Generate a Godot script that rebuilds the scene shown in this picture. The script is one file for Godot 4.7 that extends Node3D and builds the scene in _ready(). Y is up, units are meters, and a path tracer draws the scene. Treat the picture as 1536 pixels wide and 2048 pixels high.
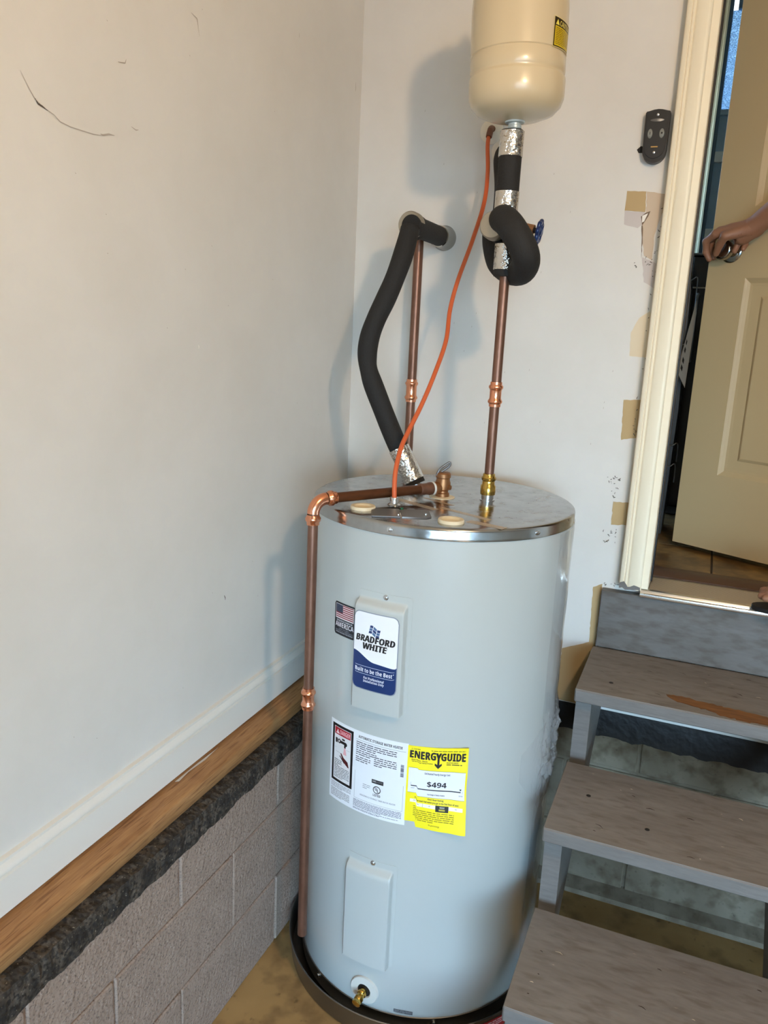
extends Node3D
# A water heater in the corner of a garage, beside grey wooden steps up to a half-open house door. Metres, y up.
# The left wall is x = 0, the back wall z = 0, the garage floor y = 0.

var M := {}          # materials by name
var box_cache := {}  # chamfered boxes by size
var used_names := {}
var sans: SystemFont
var bold: SystemFont
var serif: SystemFont

const HX := 0.4401   # axis of the water heater
const HZ := 0.4146
const HR := 0.3028
const LAMP := Vector3(1.43, 2.36, 1.86)

func _ready() -> void:
	camera_and_light()
	fonts()
	materials()
	room()
	foundation_left()
	foundation_back()
	wall_marks()
	doorway()
	inside_house()
	staircase()
	water_heater()
	drain_pan()
	discharge()
	cold_line()
	hot_line()
	back_pipe()
	expansion_tank()
	shutoff_valve()
	power_cable()
	opener_remote()
	opener_unit()
	person()

# ------------------------------------------------------------------ camera, sky, exposure
func camera_and_light() -> void:
	var cam := Camera3D.new()
	cam.name = "camera"
	add_child(cam)
	cam.transform = Transform3D(Basis(Vector3(0.924454, 0.045816, -0.378530), Vector3(-0.126905, 0.973126, -0.192146), Vector3(0.359554, 0.225667, 0.905425)).orthonormalized(), Vector3(0.99223, 1.61483, 2.18260))
	cam.fov = 65.36
	cam.near = 0.02
	cam.current = true
	var we := WorldEnvironment.new()
	we.name = "sky_and_exposure"
	var e := Environment.new()
	e.background_mode = Environment.BG_SKY
	var sky := Sky.new()
	var sm := ProceduralSkyMaterial.new()
	sm.sky_top_color = Color(0.49, 0.69, 0.91)
	sm.sky_horizon_color = Color(0.77, 0.895, 0.96)
	sm.ground_bottom_color = Color(0.42, 0.44, 0.46)
	sm.ground_horizon_color = Color(0.62, 0.66, 0.70)
	sky.sky_material = sm
	e.sky = sky
	e.background_energy_multiplier = 33.5
	e.tonemap_mode = Environment.TONE_MAPPER_LINEAR
	e.tonemap_exposure = 1.0
	e.sdfgi_enabled = true
	e.ssao_enabled = true
	e.ssil_enabled = true
	we.environment = e
	add_child(we)

# ------------------------------------------------------------------ nodes
func numbered(n: String) -> String:
	if not used_names.has(n):
		used_names[n] = 0
		return n
	used_names[n] += 1
	return "%s_%03d" % [n, used_names[n]]

func tag(o: Node, label: String, category: String, group := "") -> Node:
	o.set_meta("label", label)
	o.set_meta("category", category)
	if group != "":
		o.set_meta("group", group)
	return o

func thing(n: String, label: String, category: String, at := Vector3.ZERO, group := "") -> Node3D:
	var o := Node3D.new()
	o.name = numbered(n)
	o.position = at
	add_child(o)
	tag(o, label, category, group)
	return o

func put(n: String, st: SurfaceTool, m: Material, parent: Node = null, label := "") -> MeshInstance3D:
	return put_mesh(n, st.commit(), m, parent, label)

func put_mesh(n: String, mesh: Mesh, m: Material, parent: Node = null, label := "") -> MeshInstance3D:
	var o := MeshInstance3D.new()
	o.mesh = mesh
	o.material_override = m
	o.name = numbered(n) if parent == null else n
	if label != "":
		o.set_meta("label", label)
	if parent == null:
		add_child(o)
	else:
		parent.add_child(o, true)
	return o

func struct(n: String, st: SurfaceTool, m: Material) -> MeshInstance3D:
	var o := put(n, st, m)
	o.set_meta("kind", "structure")
	return o

# ------------------------------------------------------------------ mesh helpers
func mb() -> SurfaceTool:
	var st := SurfaceTool.new()
	st.begin(Mesh.PRIMITIVE_TRIANGLES)
	return st

func vtx(st: SurfaceTool, p: Vector3, n: Vector3, uv := Vector2.ZERO) -> void:
	st.set_normal(n)
	st.set_uv(uv)
	st.add_vertex(p)

# triangle wound so that its front agrees with the given normals
func tri(st: SurfaceTool, a: Vector3, b: Vector3, c: Vector3, na: Vector3, nb: Vector3, nc: Vector3, ua := Vector2.ZERO, ub := Vector2.ZERO, uc := Vector2.ZERO) -> void:
	var g := (c - a).cross(b - a)
	vtx(st, a, na, ua)
	if g.dot(na + nb + nc) >= 0.0:
		vtx(st, b, nb, ub)
		vtx(st, c, nc, uc)
	else:
		vtx(st, c, nc, uc)
		vtx(st, b, nb, ub)

func quad(st: SurfaceTool, a: Vector3, b: Vector3, c: Vector3, d: Vector3, n: Vector3) -> void:
	tri(st, a, b, c, n, n, n, Vector2(0, 0), Vector2(1, 0), Vector2(1, 1))
	tri(st, a, c, d, n, n, n, Vector2(0, 0), Vector2(1, 1), Vector2(0, 1))

# chamfered box between two corners
func add_box(st: SurfaceTool, lo: Vector3, hi: Vector3, bev := 0.0, xf := Transform3D.IDENTITY) -> void:
	var c := (lo + hi) / 2.0
	var h := (hi - lo) / 2.0
	var b := minf(bev, minf(h.x, minf(h.y, h.z)) * 0.9)
	var ax := [Vector3.RIGHT, Vector3.UP, Vector3.BACK]
	for i in 3:
		var u: Vector3 = ax[(i + 1) % 3]
		var v: Vector3 = ax[(i + 2) % 3]
		var w: Vector3 = ax[i]
		var hu: float = h[(i + 1) % 3] - b
		var hv: float = h[(i + 2) % 3] - b
		for s in [-1.0, 1.0]:
			var o: Vector3 = c + w * h[i] * s
			quad(st, xf * (o - u * hu - v * hv), xf * (o + u * hu - v * hv), xf * (o + u * hu + v * hv), xf * (o - u * hu + v * hv), (xf.basis * (w * s)).normalized())
	if b <= 0.0:
		return
	for i in 3:   # edges along axis i
		var w: Vector3 = ax[i]
		var u: Vector3 = ax[(i + 1) % 3]
		var v: Vector3 = ax[(i + 2) % 3]
		var hw: float = h[i] - b
		for su in [-1.0, 1.0]:
			for sv in [-1.0, 1.0]:
				var p: Vector3 = c + u * su * h[(i + 1) % 3] + v * sv * (h[(i + 2) % 3] - b)
				var q: Vector3 = c + u * su * (h[(i + 1) % 3] - b) + v * sv * h[(i + 2) % 3]
				quad(st, xf * (p - w * hw), xf * (p + w * hw), xf * (q + w * hw), xf * (q - w * hw), (xf.basis * (u * su + v * sv)).normalized())
	for sx in [-1.0, 1.0]:
		for sy in [-1.0, 1.0]:
			for sz in [-1.0, 1.0]:
				var k := Vector3(sx, sy, sz)
				var p0 := c + Vector3(sx * h.x, sy * (h.y - b), sz * (h.z - b))
				var p1 := c + Vector3(sx * (h.x - b), sy * h.y, sz * (h.z - b))
				var p2 := c + Vector3(sx * (h.x - b), sy * (h.y - b), sz * h.z)
				var n := (xf.basis * k).normalized()
				tri(st, xf * p0, xf * p1, xf * p2, n, n, n)

func box(lo: Vector3, hi: Vector3, bev := 0.0) -> SurfaceTool:
	var st := mb()
	add_box(st, lo, hi, bev)
	return st

func box_mesh(size: Vector3, bev: float) -> Mesh:
	var key := "%.3f %.3f %.3f" % [size.x, size.y, size.z]
	if not box_cache.has(key):
		box_cache[key] = box(-size / 2.0, size / 2.0, bev).commit()
	return box_cache[key]

# profile: (radius, height) pairs turned round the y axis of xf; corners sharper than 40 degrees stay crisp
func add_lathe(st: SurfaceTool, prof: Array, segs := 48, xf := Transform3D.IDENTITY, a0 := 0.0, a1 := TAU) -> void:
	var ns := []
	for i in prof.size() - 1:
		var d: Vector2 = prof[i + 1] - prof[i]
		ns.append(Vector2(d.y, -d.x).normalized())
	for i in prof.size() - 1:
		if (prof[i + 1] - prof[i]).length() < 1e-7:
			continue
		var n0: Vector2 = ns[i]
		var n1: Vector2 = ns[i]
		if i > 0 and ns[i - 1].dot(ns[i]) > 0.76:
			n0 = (ns[i - 1] + ns[i]).normalized()
		if i < ns.size() - 1 and ns[i + 1].dot(ns[i]) > 0.76:
			n1 = (ns[i + 1] + ns[i]).normalized()
		for k in segs:
			var t0 := a0 + (a1 - a0) * k / segs
			var t1 := a0 + (a1 - a0) * (k + 1) / segs
			var e0 := Vector3(sin(t0), 0, cos(t0))
			var e1 := Vector3(sin(t1), 0, cos(t1))
			var p: Vector2 = prof[i]
			var q: Vector2 = prof[i + 1]
			var b := xf.basis
			var a := xf * (e0 * p.x + Vector3.UP * p.y)
			var c := xf * (e1 * p.x + Vector3.UP * p.y)
			var d := xf * (e1 * q.x + Vector3.UP * q.y)
			var f := xf * (e0 * q.x + Vector3.UP * q.y)
			var na := (b * (e0 * n0.x + Vector3.UP * n0.y)).normalized()
			var nc := (b * (e1 * n0.x + Vector3.UP * n0.y)).normalized()
			var nd := (b * (e1 * n1.x + Vector3.UP * n1.y)).normalized()
			var nf := (b * (e0 * n1.x + Vector3.UP * n1.y)).normalized()
			var u0 := float(k) / segs
			var u1 := float(k + 1) / segs
			var v0 := float(i) / (prof.size() - 1)
			var v1 := float(i + 1) / (prof.size() - 1)
			if p.x > 1e-6:
				tri(st, a, c, d, na, nc, nd, Vector2(u0, v0), Vector2(u1, v0), Vector2(u1, v1))
			if q.x > 1e-6:
				tri(st, a, d, f, na, nd, nf, Vector2(u0, v0), Vector2(u1, v1), Vector2(u0, v1))

func lathe(prof: Array, segs := 48, xf := Transform3D.IDENTITY) -> SurfaceTool:
	var st := mb()
	add_lathe(st, prof, segs, xf)
	return st

# a frame at p whose y axis runs along d
func along(p: Vector3, d: Vector3) -> Transform3D:
	var y := d.normalized()
	var x := y.cross(Vector3.BACK if absf(y.z) < 0.9 else Vector3.RIGHT).normalized()
	return Transform3D(Basis(x, y, x.cross(y)), p)

func smooth_path(pts: Array, n: int) -> PackedVector3Array:
	var c := Curve3D.new()
	for i in pts.size():
		var t := Vector3.ZERO
		if i > 0 and i < pts.size() - 1:
			t = (pts[i + 1] - pts[i - 1]) / 6.0
		c.add_point(pts[i], -t, t)
	c.bake_interval = 0.004
	var out := PackedVector3Array()
	for i in n + 1:
		out.append(c.sample_baked(c.get_baked_length() * i / n, true))
	return out

func add_tube(st: SurfaceTool, path: PackedVector3Array, radius: float, segs := 20, radii := PackedFloat32Array(), cap := true) -> void:
	var n := path.size()
	var rings := []
	var norms := []
	var dir0 := (path[1] - path[0]).normalized()
	var u := along(path[0], dir0).basis.x
	for i in n:
		var d := (path[mini(i + 1, n - 1)] - path[maxi(i - 1, 0)]).normalized()
		u = (u - d * u.dot(d)).normalized()
		var v := d.cross(u)
		var r := radii[i] if radii.size() else radius
		var ring := PackedVector3Array()
		var nn := PackedVector3Array()
		for k in segs:
			var t := TAU * k / segs
			var e := u * cos(t) + v * sin(t)
			ring.append(path[i] + e * r)
			nn.append(e)
		rings.append(ring)
		norms.append(nn)
	for i in n - 1:
		for k in segs:
			var k1 := (k + 1) % segs
			var u0 := float(k) / segs
			var u1 := float(k + 1) / segs
			tri(st, rings[i][k], rings[i][k1], rings[i + 1][k1], norms[i][k], norms[i][k1], norms[i + 1][k1], Vector2(u0, i), Vector2(u1, i), Vector2(u1, i + 1))
			tri(st, rings[i][k], rings[i + 1][k1], rings[i + 1][k], norms[i][k], norms[i + 1][k1], norms[i + 1][k], Vector2(u0, i), Vector2(u1, i + 1), Vector2(u0, i + 1))
	if cap:
		for e in [0, n - 1]:
			var d := (path[0] - path[1]).normalized() if e == 0 else (path[n - 1] - path[n - 2]).normalized()
			for k in segs:
				tri(st, path[e], rings[e][k], rings[e][(k + 1) % segs], d, d, d)

func tube(path: PackedVector3Array, radius: float, segs := 20) -> SurfaceTool:
	var st := mb()
	add_tube(st, path, radius, segs)
	return st

# closed profile in (ax, ay) swept along dir
func add_extrude(st: SurfaceTool, prof: PackedVector2Array, o: Vector3, ax: Vector3, ay: Vector3, dir: Vector3, smooth := true) -> void:
	var n := prof.size()
	var area := 0.0
	for i in n:
		area += prof[i].cross(prof[(i + 1) % n])
	var s := 1.0 if area > 0.0 else -1.0
	var en := []
	for i in n:
		var d := prof[(i + 1) % n] - prof[i]
		var q := Vector2(d.y, -d.x).normalized() * s
		en.append((ax * q.x + ay * q.y).normalized())
	for i in n:
		var a := o + ax * prof[i].x + ay * prof[i].y
		var b := o + ax * prof[(i + 1) % n].x + ay * prof[(i + 1) % n].y
		var n0: Vector3 = en[i]
		var n1: Vector3 = en[i]
		if smooth and en[(i + n - 1) % n].dot(en[i]) > 0.7:
			n0 = (en[(i + n - 1) % n] + en[i]).normalized()
		if smooth and en[(i + 1) % n].dot(en[i]) > 0.7:
			n1 = (en[(i + 1) % n] + en[i]).normalized()
		tri(st, a, b, b + dir, n0, n1, n1)
		tri(st, a, b + dir, a + dir, n0, n1, n0)
	var idx := Geometry2D.triangulate_polygon(prof)
	var dn := dir.normalized()
	for i in range(0, idx.size(), 3):
		var p := []
		for j in 3:
			p.append(o + ax * prof[idx[i + j]].x + ay * prof[idx[i + j]].y)
		tri(st, p[0], p[1], p[2], -dn, -dn, -dn)
		tri(st, p[0] + dir, p[1] + dir, p[2] + dir, dn, dn, dn)

func extrude(prof: PackedVector2Array, o: Vector3, ax: Vector3, ay: Vector3, dir: Vector3) -> SurfaceTool:
	var st := mb()
	add_extrude(st, prof, o, ax, ay, dir)
	return st

func around(deg: float, y: float, r: float) -> Vector3:
	var a := deg_to_rad(deg)
	return Vector3(HX + sin(a) * r, y, HZ + cos(a) * r)

# a thin sheet on an upright cylinder: lift(u, v) is its distance from the radius, u to the right, v down
func sheet(cx: float, cz: float, r: float, a0: float, a1: float, ytop: Callable, ybot: Callable, nu: int, nv: int, lift: Callable, skirt := 0.0006) -> SurfaceTool:
	var st := mb()
	var P := func(u: float, v: float) -> Vector3:
		var a := deg_to_rad(lerpf(a0, a1, u))
		var rr: float = r + lift.call(u, v)
		return Vector3(cx + sin(a) * rr, lerpf(ytop.call(u), ybot.call(u), v), cz + cos(a) * rr)
	var pts := []
	var nrm := []
	for j in nv + 1:
		for i in nu + 1:
			pts.append(P.call(float(i) / nu, float(j) / nv))
	for j in nv + 1:
		for i in nu + 1:
			var du: Vector3 = pts[j * (nu + 1) + mini(i + 1, nu)] - pts[j * (nu + 1) + maxi(i - 1, 0)]
			var dv: Vector3 = pts[mini(j + 1, nv) * (nu + 1) + i] - pts[maxi(j - 1, 0) * (nu + 1) + i]
			nrm.append(dv.cross(du).normalized())
	for j in nv:
		for i in nu:
			var k := j * (nu + 1) + i
			var ids := [k, k + 1, k + nu + 2, k + nu + 1]
			var uv := []
			for t in 4:
				uv.append(Vector2(float(i + (1 if t == 1 or t == 2 else 0)) / nu, float(j + (1 if t >= 2 else 0)) / nv))
			tri(st, pts[ids[0]], pts[ids[1]], pts[ids[2]], nrm[ids[0]], nrm[ids[1]], nrm[ids[2]], uv[0], uv[1], uv[2])
			tri(st, pts[ids[0]], pts[ids[2]], pts[ids[3]], nrm[ids[0]], nrm[ids[2]], nrm[ids[3]], uv[0], uv[2], uv[3])
	if skirt > 0.0:   # the edge, down to the surface or by the sheet's own thickness
		var rim := []
		for i in nu: rim.append([i, i + 1])
		for j in nv: rim.append([j * (nu + 1) + nu, (j + 1) * (nu + 1) + nu])
		for i in range(nu, 0, -1): rim.append([nv * (nu + 1) + i, nv * (nu + 1) + i - 1])
		for j in range(nv, 0, -1): rim.append([j * (nu + 1), (j - 1) * (nu + 1)])
		for e in rim:
			var a: Vector3 = pts[e[0]]
			var b: Vector3 = pts[e[1]]
			var ia: Vector3 = a - nrm[e[0]] * skirt
			var ib: Vector3 = b - nrm[e[1]] * skirt
			var n: Vector3 = (b - a).cross(nrm[e[0]]).normalized()
			tri(st, a, b, ib, n, n, n)
			tri(st, a, ib, ia, n, n, n)
	return st

func round_top(y: float, r: float, w: float, sgn := -1.0) -> Callable:   # edge height of a rectangle with rounded corners; w is its width
	return func(u: float) -> float:
		var d := minf(u, 1.0 - u) * w
		if d >= r:
			return y
		return y + sgn * (r - sqrt(maxf(0.0, r * r - (r - d) * (r - d))))

func flat_y(y: float) -> Callable:
	return func(_u: float) -> float: return y

func no_lift() -> Callable:
	return func(_u: float, _v: float) -> float: return 0.0

func screw(parent: Node, p: Vector3, d: Vector3, r := 0.0042, label := "") -> void:
	put("screw", lathe([Vector2(r * 1.35, 0), Vector2(r * 1.35, r * 0.25), Vector2(r, r * 0.3), Vector2(r * 0.95, r * 0.85), Vector2(r * 0.6, r * 1.05), Vector2(0, r * 1.1)], 10, along(p, d)), M.zinc, parent, label)

# ------------------------------------------------------------------ lettering and print
func fonts() -> void:
	sans = SystemFont.new()
	sans.font_names = PackedStringArray(["Droid Sans"])
	bold = SystemFont.new()
	bold.font_names = PackedStringArray(["Droid Sans"])
	bold.font_weight = 700
	serif = SystemFont.new()
	serif.font_names = PackedStringArray(["Droid Serif"])
	serif.font_weight = 700

func canvas(w: int, h: int, c: Color) -> Image:
	var im := Image.create(w, h, false, Image.FORMAT_RGBA8)
	im.fill(c)
	return im

func R(im: Image, x: float, y: float, w: float, h: float, c: Color) -> void:
	im.fill_rect(Rect2i(roundi(x), roundi(y), maxi(1, roundi(w)), maxi(1, roundi(h))), c)

func fill_tri(im: Image, a: Vector2, b: Vector2, c: Vector2, col: Color) -> void:
	var y0 := maxi(0, ceili(minf(a.y, minf(b.y, c.y)) - 0.5))
	var y1 := mini(im.get_height() - 1, floori(maxf(a.y, maxf(b.y, c.y)) - 0.5))
	var e := [[a, b], [b, c], [c, a]]
	for y in range(y0, y1 + 1):
		var yy := y + 0.5
		var lo := 1e9
		var hi := -1e9
		for s in e:
			var p: Vector2 = s[0]
			var q: Vector2 = s[1]
			if (p.y <= yy) != (q.y <= yy):
				var x := p.x + (q.x - p.x) * (yy - p.y) / (q.y - p.y)
				lo = minf(lo, x)
				hi = maxf(hi, x)
		var x0 := maxi(0, ceili(lo - 0.5))
		var x1 := mini(im.get_width() - 1, floori(hi - 0.5))
		if x1 >= x0:
			im.fill_rect(Rect2i(x0, y, x1 - x0 + 1, 1), col)

func fill_poly(im: Image, pts: PackedVector2Array, col: Color) -> void:
	var idx := Geometry2D.triangulate_polygon(pts)
	for i in range(0, idx.size(), 3):
		fill_tri(im, pts[idx[i]], pts[idx[i + 1]], pts[idx[i + 2]], col)

# text fitted to the box x, y, w, h (h is the height from the baseline's lowest to the tallest glyph)
func text(im: Image, s: String, x: float, y: float, w: float, h: float, col: Color, font: Font = null, slant := 0.0) -> void:
	var tm := TextMesh.new()
	tm.text = s
	tm.font = font if font else sans
	tm.font_size = 48
	tm.pixel_size = 0.01
	tm.depth = 0.0
	tm.curve_step = 2.0
	var arr := tm.get_mesh_arrays()
	var v: PackedVector3Array = arr[Mesh.ARRAY_VERTEX]
	var ix: PackedInt32Array = arr[Mesh.ARRAY_INDEX]
	if v.size() == 0:
		return
	var lo := Vector3(1e9, 1e9, 0)
	var hi := Vector3(-1e9, -1e9, 0)
	for p in v:
		lo = lo.min(p)
		hi = hi.max(p)
	var d := hi - lo
	var q := PackedVector2Array()
	for p in v:
		var ty := (hi.y - p.y) / maxf(d.y, 1e-6)
		q.append(Vector2(x + (p.x - lo.x) / maxf(d.x, 1e-6) * w + slant * (1.0 - ty) * h, y + ty * h))
	for i in range(0, ix.size(), 3):
		fill_tri(im, q[ix[i]], q[ix[i + 1]], q[ix[i + 2]], col)

# lines of print too small to read: words as short strokes
func greek(im: Image, x: float, y: float, w: float, lines: int, pitch: float, thick: float, col: Color, rng: RandomNumberGenerator, last := 0.6) -> void:
	for i in lines:
		var xx := x
		var end := x + w * (1.0 if i < lines - 1 else last)
		while xx < end:
			var l := minf(rng.randf_range(1.2, 4.5) * thick * 2.0, end - xx)
			R(im, xx, y + i * pitch, l, thick, col)
			xx += l + thick * rng.randf_range(0.7, 1.3)

func print_material(im: Image, rough := 0.45) -> StandardMaterial3D:
	im.shrink_x2()
	var m := StandardMaterial3D.new()
	m.albedo_texture = ImageTexture.create_from_image(im)
	m.roughness = rough
	return m

# ------------------------------------------------------------------ materials
func noise(sd: int, freq: float, oct := 4) -> FastNoiseLite:
	var n := FastNoiseLite.new()
	n.seed = sd
	n.noise_type = FastNoiseLite.TYPE_SIMPLEX_SMOOTH
	n.frequency = freq
	n.fractal_octaves = oct
	return n

func noise_image(n: FastNoiseLite, s: int) -> PackedByteArray:
	return n.get_seamless_image(s, s).get_data()

# texture from a function of several seamless noise layers (each 0..1)
func texture(s: int, layers: Array, f: Callable) -> ImageTexture:
	var data := []
	for n in layers:
		data.append(noise_image(n, s))
	var im := Image.create(s, s, false, Image.FORMAT_RGB8)
	var a := PackedFloat32Array()
	a.resize(layers.size())
	for y in s:
		for x in s:
			for k in layers.size():
				a[k] = data[k][y * s + x] / 255.0
			im.set_pixel(x, y, f.call(a))
	return ImageTexture.create_from_image(im)

func gray(s: int, n: FastNoiseLite) -> ImageTexture:
	return ImageTexture.create_from_image(n.get_seamless_image(s, s))

func mat(c: Color, rough := 0.6, metal := 0.0) -> StandardMaterial3D:
	var m := StandardMaterial3D.new()
	m.albedo_color = c
	m.roughness = rough
	m.metallic = metal
	return m

func world_tex(m: StandardMaterial3D, scale: float, stretch := Vector3.ONE) -> StandardMaterial3D:
	m.uv1_triplanar = true
	m.uv1_world_triplanar = true
	m.uv1_scale = stretch * scale
	return m

func bump(m: StandardMaterial3D, t: Texture2D, cm: float) -> StandardMaterial3D:
	m.heightmap_enabled = true
	m.heightmap_texture = t
	m.heightmap_scale = cm
	return m

func mix(a: Color, b: Color, t: float) -> Color:
	return a.lerp(b, clampf(t, 0.0, 1.0))

func step01(a: float, b: float, x: float) -> float:
	return clampf((x - a) / (b - a), 0.0, 1.0)

func materials() -> void:
	var fine := gray(256, noise(7, 0.08, 3))
	# painted drywall
	M.wall = mat(Color.WHITE, 0.62)
	M.wall.albedo_texture = texture(512, [noise(1, 0.006), noise(2, 0.03)], func(a): return mix(Color(0.835, 0.825, 0.800), Color(0.865, 0.858, 0.838), a[0] * 0.7 + a[1] * 0.3))
	bump(world_tex(M.wall, 0.9), fine, 0.05)
	M.ceiling = mat(Color(0.86, 0.85, 0.82), 0.8)
	M.trim = mat(Color(0.88, 0.87, 0.84), 0.4)
	M.casing = mat(Color(0.93, 0.895, 0.80), 0.45)
	M.door = mat(Color(0.745, 0.655, 0.495), 0.5)
	# garage floor: yellowish stained concrete
	M.floor = mat(Color.WHITE, 0.75)
	M.floor.albedo_texture = texture(512, [noise(11, 0.008, 5), noise(12, 0.03, 5), noise(13, 0.09, 3)], func(a):
		var c := mix(Color(0.58, 0.455, 0.27), Color(0.71, 0.58, 0.375), a[0])
		c = mix(c, Color(0.40, 0.31, 0.19), step01(0.50, 0.9, a[1]) * 0.6)
		return mix(c, Color(0.30, 0.23, 0.14), step01(0.80, 0.9, a[2]) * 0.45))
	bump(world_tex(M.floor, 0.6), fine, 0.12)
	M.driveway = mat(Color(0.36, 0.36, 0.35), 0.9)
	M.unpainted = mat(Color(0.70, 0.67, 0.62), 0.85)
	# painted blocks: mauve grey with fine pits and pale chips
	M.block = mat(Color.WHITE, 0.7)
	M.block.albedo_texture = texture(512, [noise(21, 0.012, 4), noise(22, 0.11, 3), noise(23, 0.14, 2)], func(a):
		var c := mix(Color(0.565, 0.495, 0.445), Color(0.63, 0.555, 0.50), a[0])
		c = mix(c, Color(0.30, 0.26, 0.24), step01(0.62, 0.75, a[1]) * 0.6)
		return mix(c, Color(0.85, 0.82, 0.80), step01(0.84, 0.88, a[2])))
	bump(world_tex(M.block, 2.6), gray(256, noise(24, 0.12, 3)), 0.22)
	M.mortar = mat(Color(0.58, 0.51, 0.46), 0.8)
	bump(world_tex(M.mortar, 3.0), fine, 0.2)
	# rough dark mortar under the sill plate
	M.tar = mat(Color.WHITE, 0.85)
	M.tar.albedo_texture = texture(512, [noise(31, 0.02, 5), noise(32, 0.08, 4), noise(33, 0.13, 2)], func(a):
		var c := mix(Color(0.16, 0.14, 0.12), Color(0.33, 0.295, 0.255), step01(0.3, 0.75, a[0]))
		c = mix(c, Color(0.06, 0.05, 0.045), step01(0.5, 0.7, a[1]) * 0.8)
		return mix(c, Color(0.62, 0.58, 0.50), step01(0.82, 0.88, a[2])))
	bump(world_tex(M.tar, 2.2), gray(256, noise(34, 0.06, 5)), 0.8)
	# bare stained blocks behind the steps
	M.raw = mat(Color.WHITE, 0.85)
	M.raw.albedo_texture = texture(512, [noise(41, 0.010, 5), noise(42, 0.035, 5), noise(43, 0.12, 3)], func(a):
		var c := mix(Color(0.44, 0.40, 0.335), Color(0.55, 0.515, 0.445), a[0])
		c = mix(c, Color(0.30, 0.25, 0.18), step01(0.45, 0.95, a[1]) * 0.7)
		return mix(c, Color(0.22, 0.19, 0.15), step01(0.78, 0.9, a[2]) * 0.4))
	bump(world_tex(M.raw, 0.8), gray(256, noise(44, 0.1, 4)), 0.3)
	M.tar_black = mat(Color(0.085, 0.082, 0.082), 0.6)
	bump(world_tex(M.tar_black, 2.0), gray(256, noise(45, 0.05, 5)), 0.25)
	# wood
	M.sill = mat(Color.WHITE, 0.6)
	M.sill.albedo_texture = texture(512, [noise(51, 0.012, 4), noise(52, 0.05, 3), noise(53, 0.02, 4)], func(a):
		var c := mix(Color(0.54, 0.37, 0.215), Color(0.74, 0.565, 0.37), a[0] * 0.6 + a[1] * 0.4)
		return mix(c, Color(0.40, 0.25, 0.13), step01(0.62, 0.8, a[2]) * 0.6))
	world_tex(M.sill, 1.0, Vector3(11.0, 14.0, 0.8))
	bump(M.sill, fine, 0.06)
	M.paint_step = mat(Color.WHITE, 0.6)
	M.paint_step.albedo_texture = texture(512, [noise(61, 0.012, 4), noise(62, 0.06, 3)], func(a): return mix(Color(0.40, 0.388, 0.375), Color(0.465, 0.455, 0.44), a[0] * 0.6 + a[1] * 0.4))
	world_tex(M.paint_step, 1.0, Vector3(0.8, 4.0, 4.0))
	bump(M.paint_step, fine, 0.08)
	M.paint_riser = mat(Color.WHITE, 0.6)
	M.paint_riser.albedo_texture = texture(512, [noise(161, 0.010, 4), noise(162, 0.03, 4)], func(a): return mix(Color(0.42, 0.415, 0.41), Color(0.33, 0.31, 0.285), a[0] * 0.5 + step01(0.4, 0.8, a[1]) * 0.6))
	world_tex(M.paint_riser, 1.0, Vector3(0.8, 2.0, 2.0))
	bump(M.paint_riser, fine, 0.08)
	M.tread = mat(Color.WHITE, 0.7)
	M.tread.albedo_texture = texture(512, [noise(63, 0.008, 5), noise(64, 0.03, 5), noise(65, 0.05, 3), noise(66, 0.09, 2)], func(a):
		var c := mix(Color(0.455, 0.43, 0.405), Color(0.51, 0.49, 0.47), a[0])
		c = mix(c, Color(0.37, 0.33, 0.29), step01(0.55, 0.85, a[1]) * 0.5)
		c = mix(c, Color(0.43, 0.41, 0.39), step01(0.45, 0.7, a[2]) * 0.3)
		return mix(c, Color(0.70, 0.65, 0.57), step01(0.93, 0.96, a[3])))
	world_tex(M.tread, 1.0, Vector3(0.7, 0.7, 2.4))
	bump(M.tread, gray(256, noise(67, 0.05, 4)), 0.08)
	M.bare_wood = mat(Color.WHITE, 0.6)
	M.bare_wood.albedo_texture = texture(256, [noise(68, 0.02, 4)], func(a): return mix(Color(0.38, 0.235, 0.10), Color(0.54, 0.36, 0.17), a[0]))
	world_tex(M.bare_wood, 1.0, Vector3(2.0, 2.0, 14.0))
	M.dirt = mat(Color(0.24, 0.20, 0.165), 0.9)
	M.chip = mat(Color(0.86, 0.80, 0.70), 0.7)
	# metals
	M.zinc = mat(Color(0.80, 0.81, 0.82), 0.25, 1.0)
	M.galv = mat(Color.WHITE, 0.30, 1.0)
	M.galv.albedo_texture = texture(512, [noise(71, 0.012, 5), noise(72, 0.05, 4)], func(a): return mix(Color(0.60, 0.605, 0.61), Color(0.74, 0.75, 0.755), a[0] * 0.6 + a[1] * 0.4))
	M.galv.roughness_texture = texture(512, [noise(73, 0.015, 5), noise(74, 0.06, 4)], func(a):
		var r := 0.45 + 0.55 * step01(0.35, 0.75, a[0] * 0.7 + a[1] * 0.3)
		return Color(r, r, r))
	world_tex(M.galv, 2.0)
	M.pan = mat(Color(0.55, 0.545, 0.53), 0.36, 1.0)
	M.gray_metal = mat(Color(0.46, 0.46, 0.46), 0.4, 0.6)
	M.copper = mat(Color.WHITE, 0.42, 0.85)
	M.copper.albedo_texture = texture(256, [noise(81, 0.02, 5), noise(82, 0.08, 3)], func(a): return mix(Color(0.445, 0.325, 0.27), Color(0.605, 0.455, 0.385), a[0] * 0.65 + a[1] * 0.35))
	world_tex(M.copper, 3.0, Vector3(2.0, 0.6, 2.0))
	M.copper_brown = mat(Color.WHITE, 0.40, 0.8)
	M.copper_brown.albedo_texture = texture(256, [noise(83, 0.02, 5), noise(84, 0.08, 3)], func(a): return mix(Color(0.37, 0.235, 0.155), Color(0.50, 0.335, 0.235), a[0] * 0.65 + a[1] * 0.35))
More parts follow.
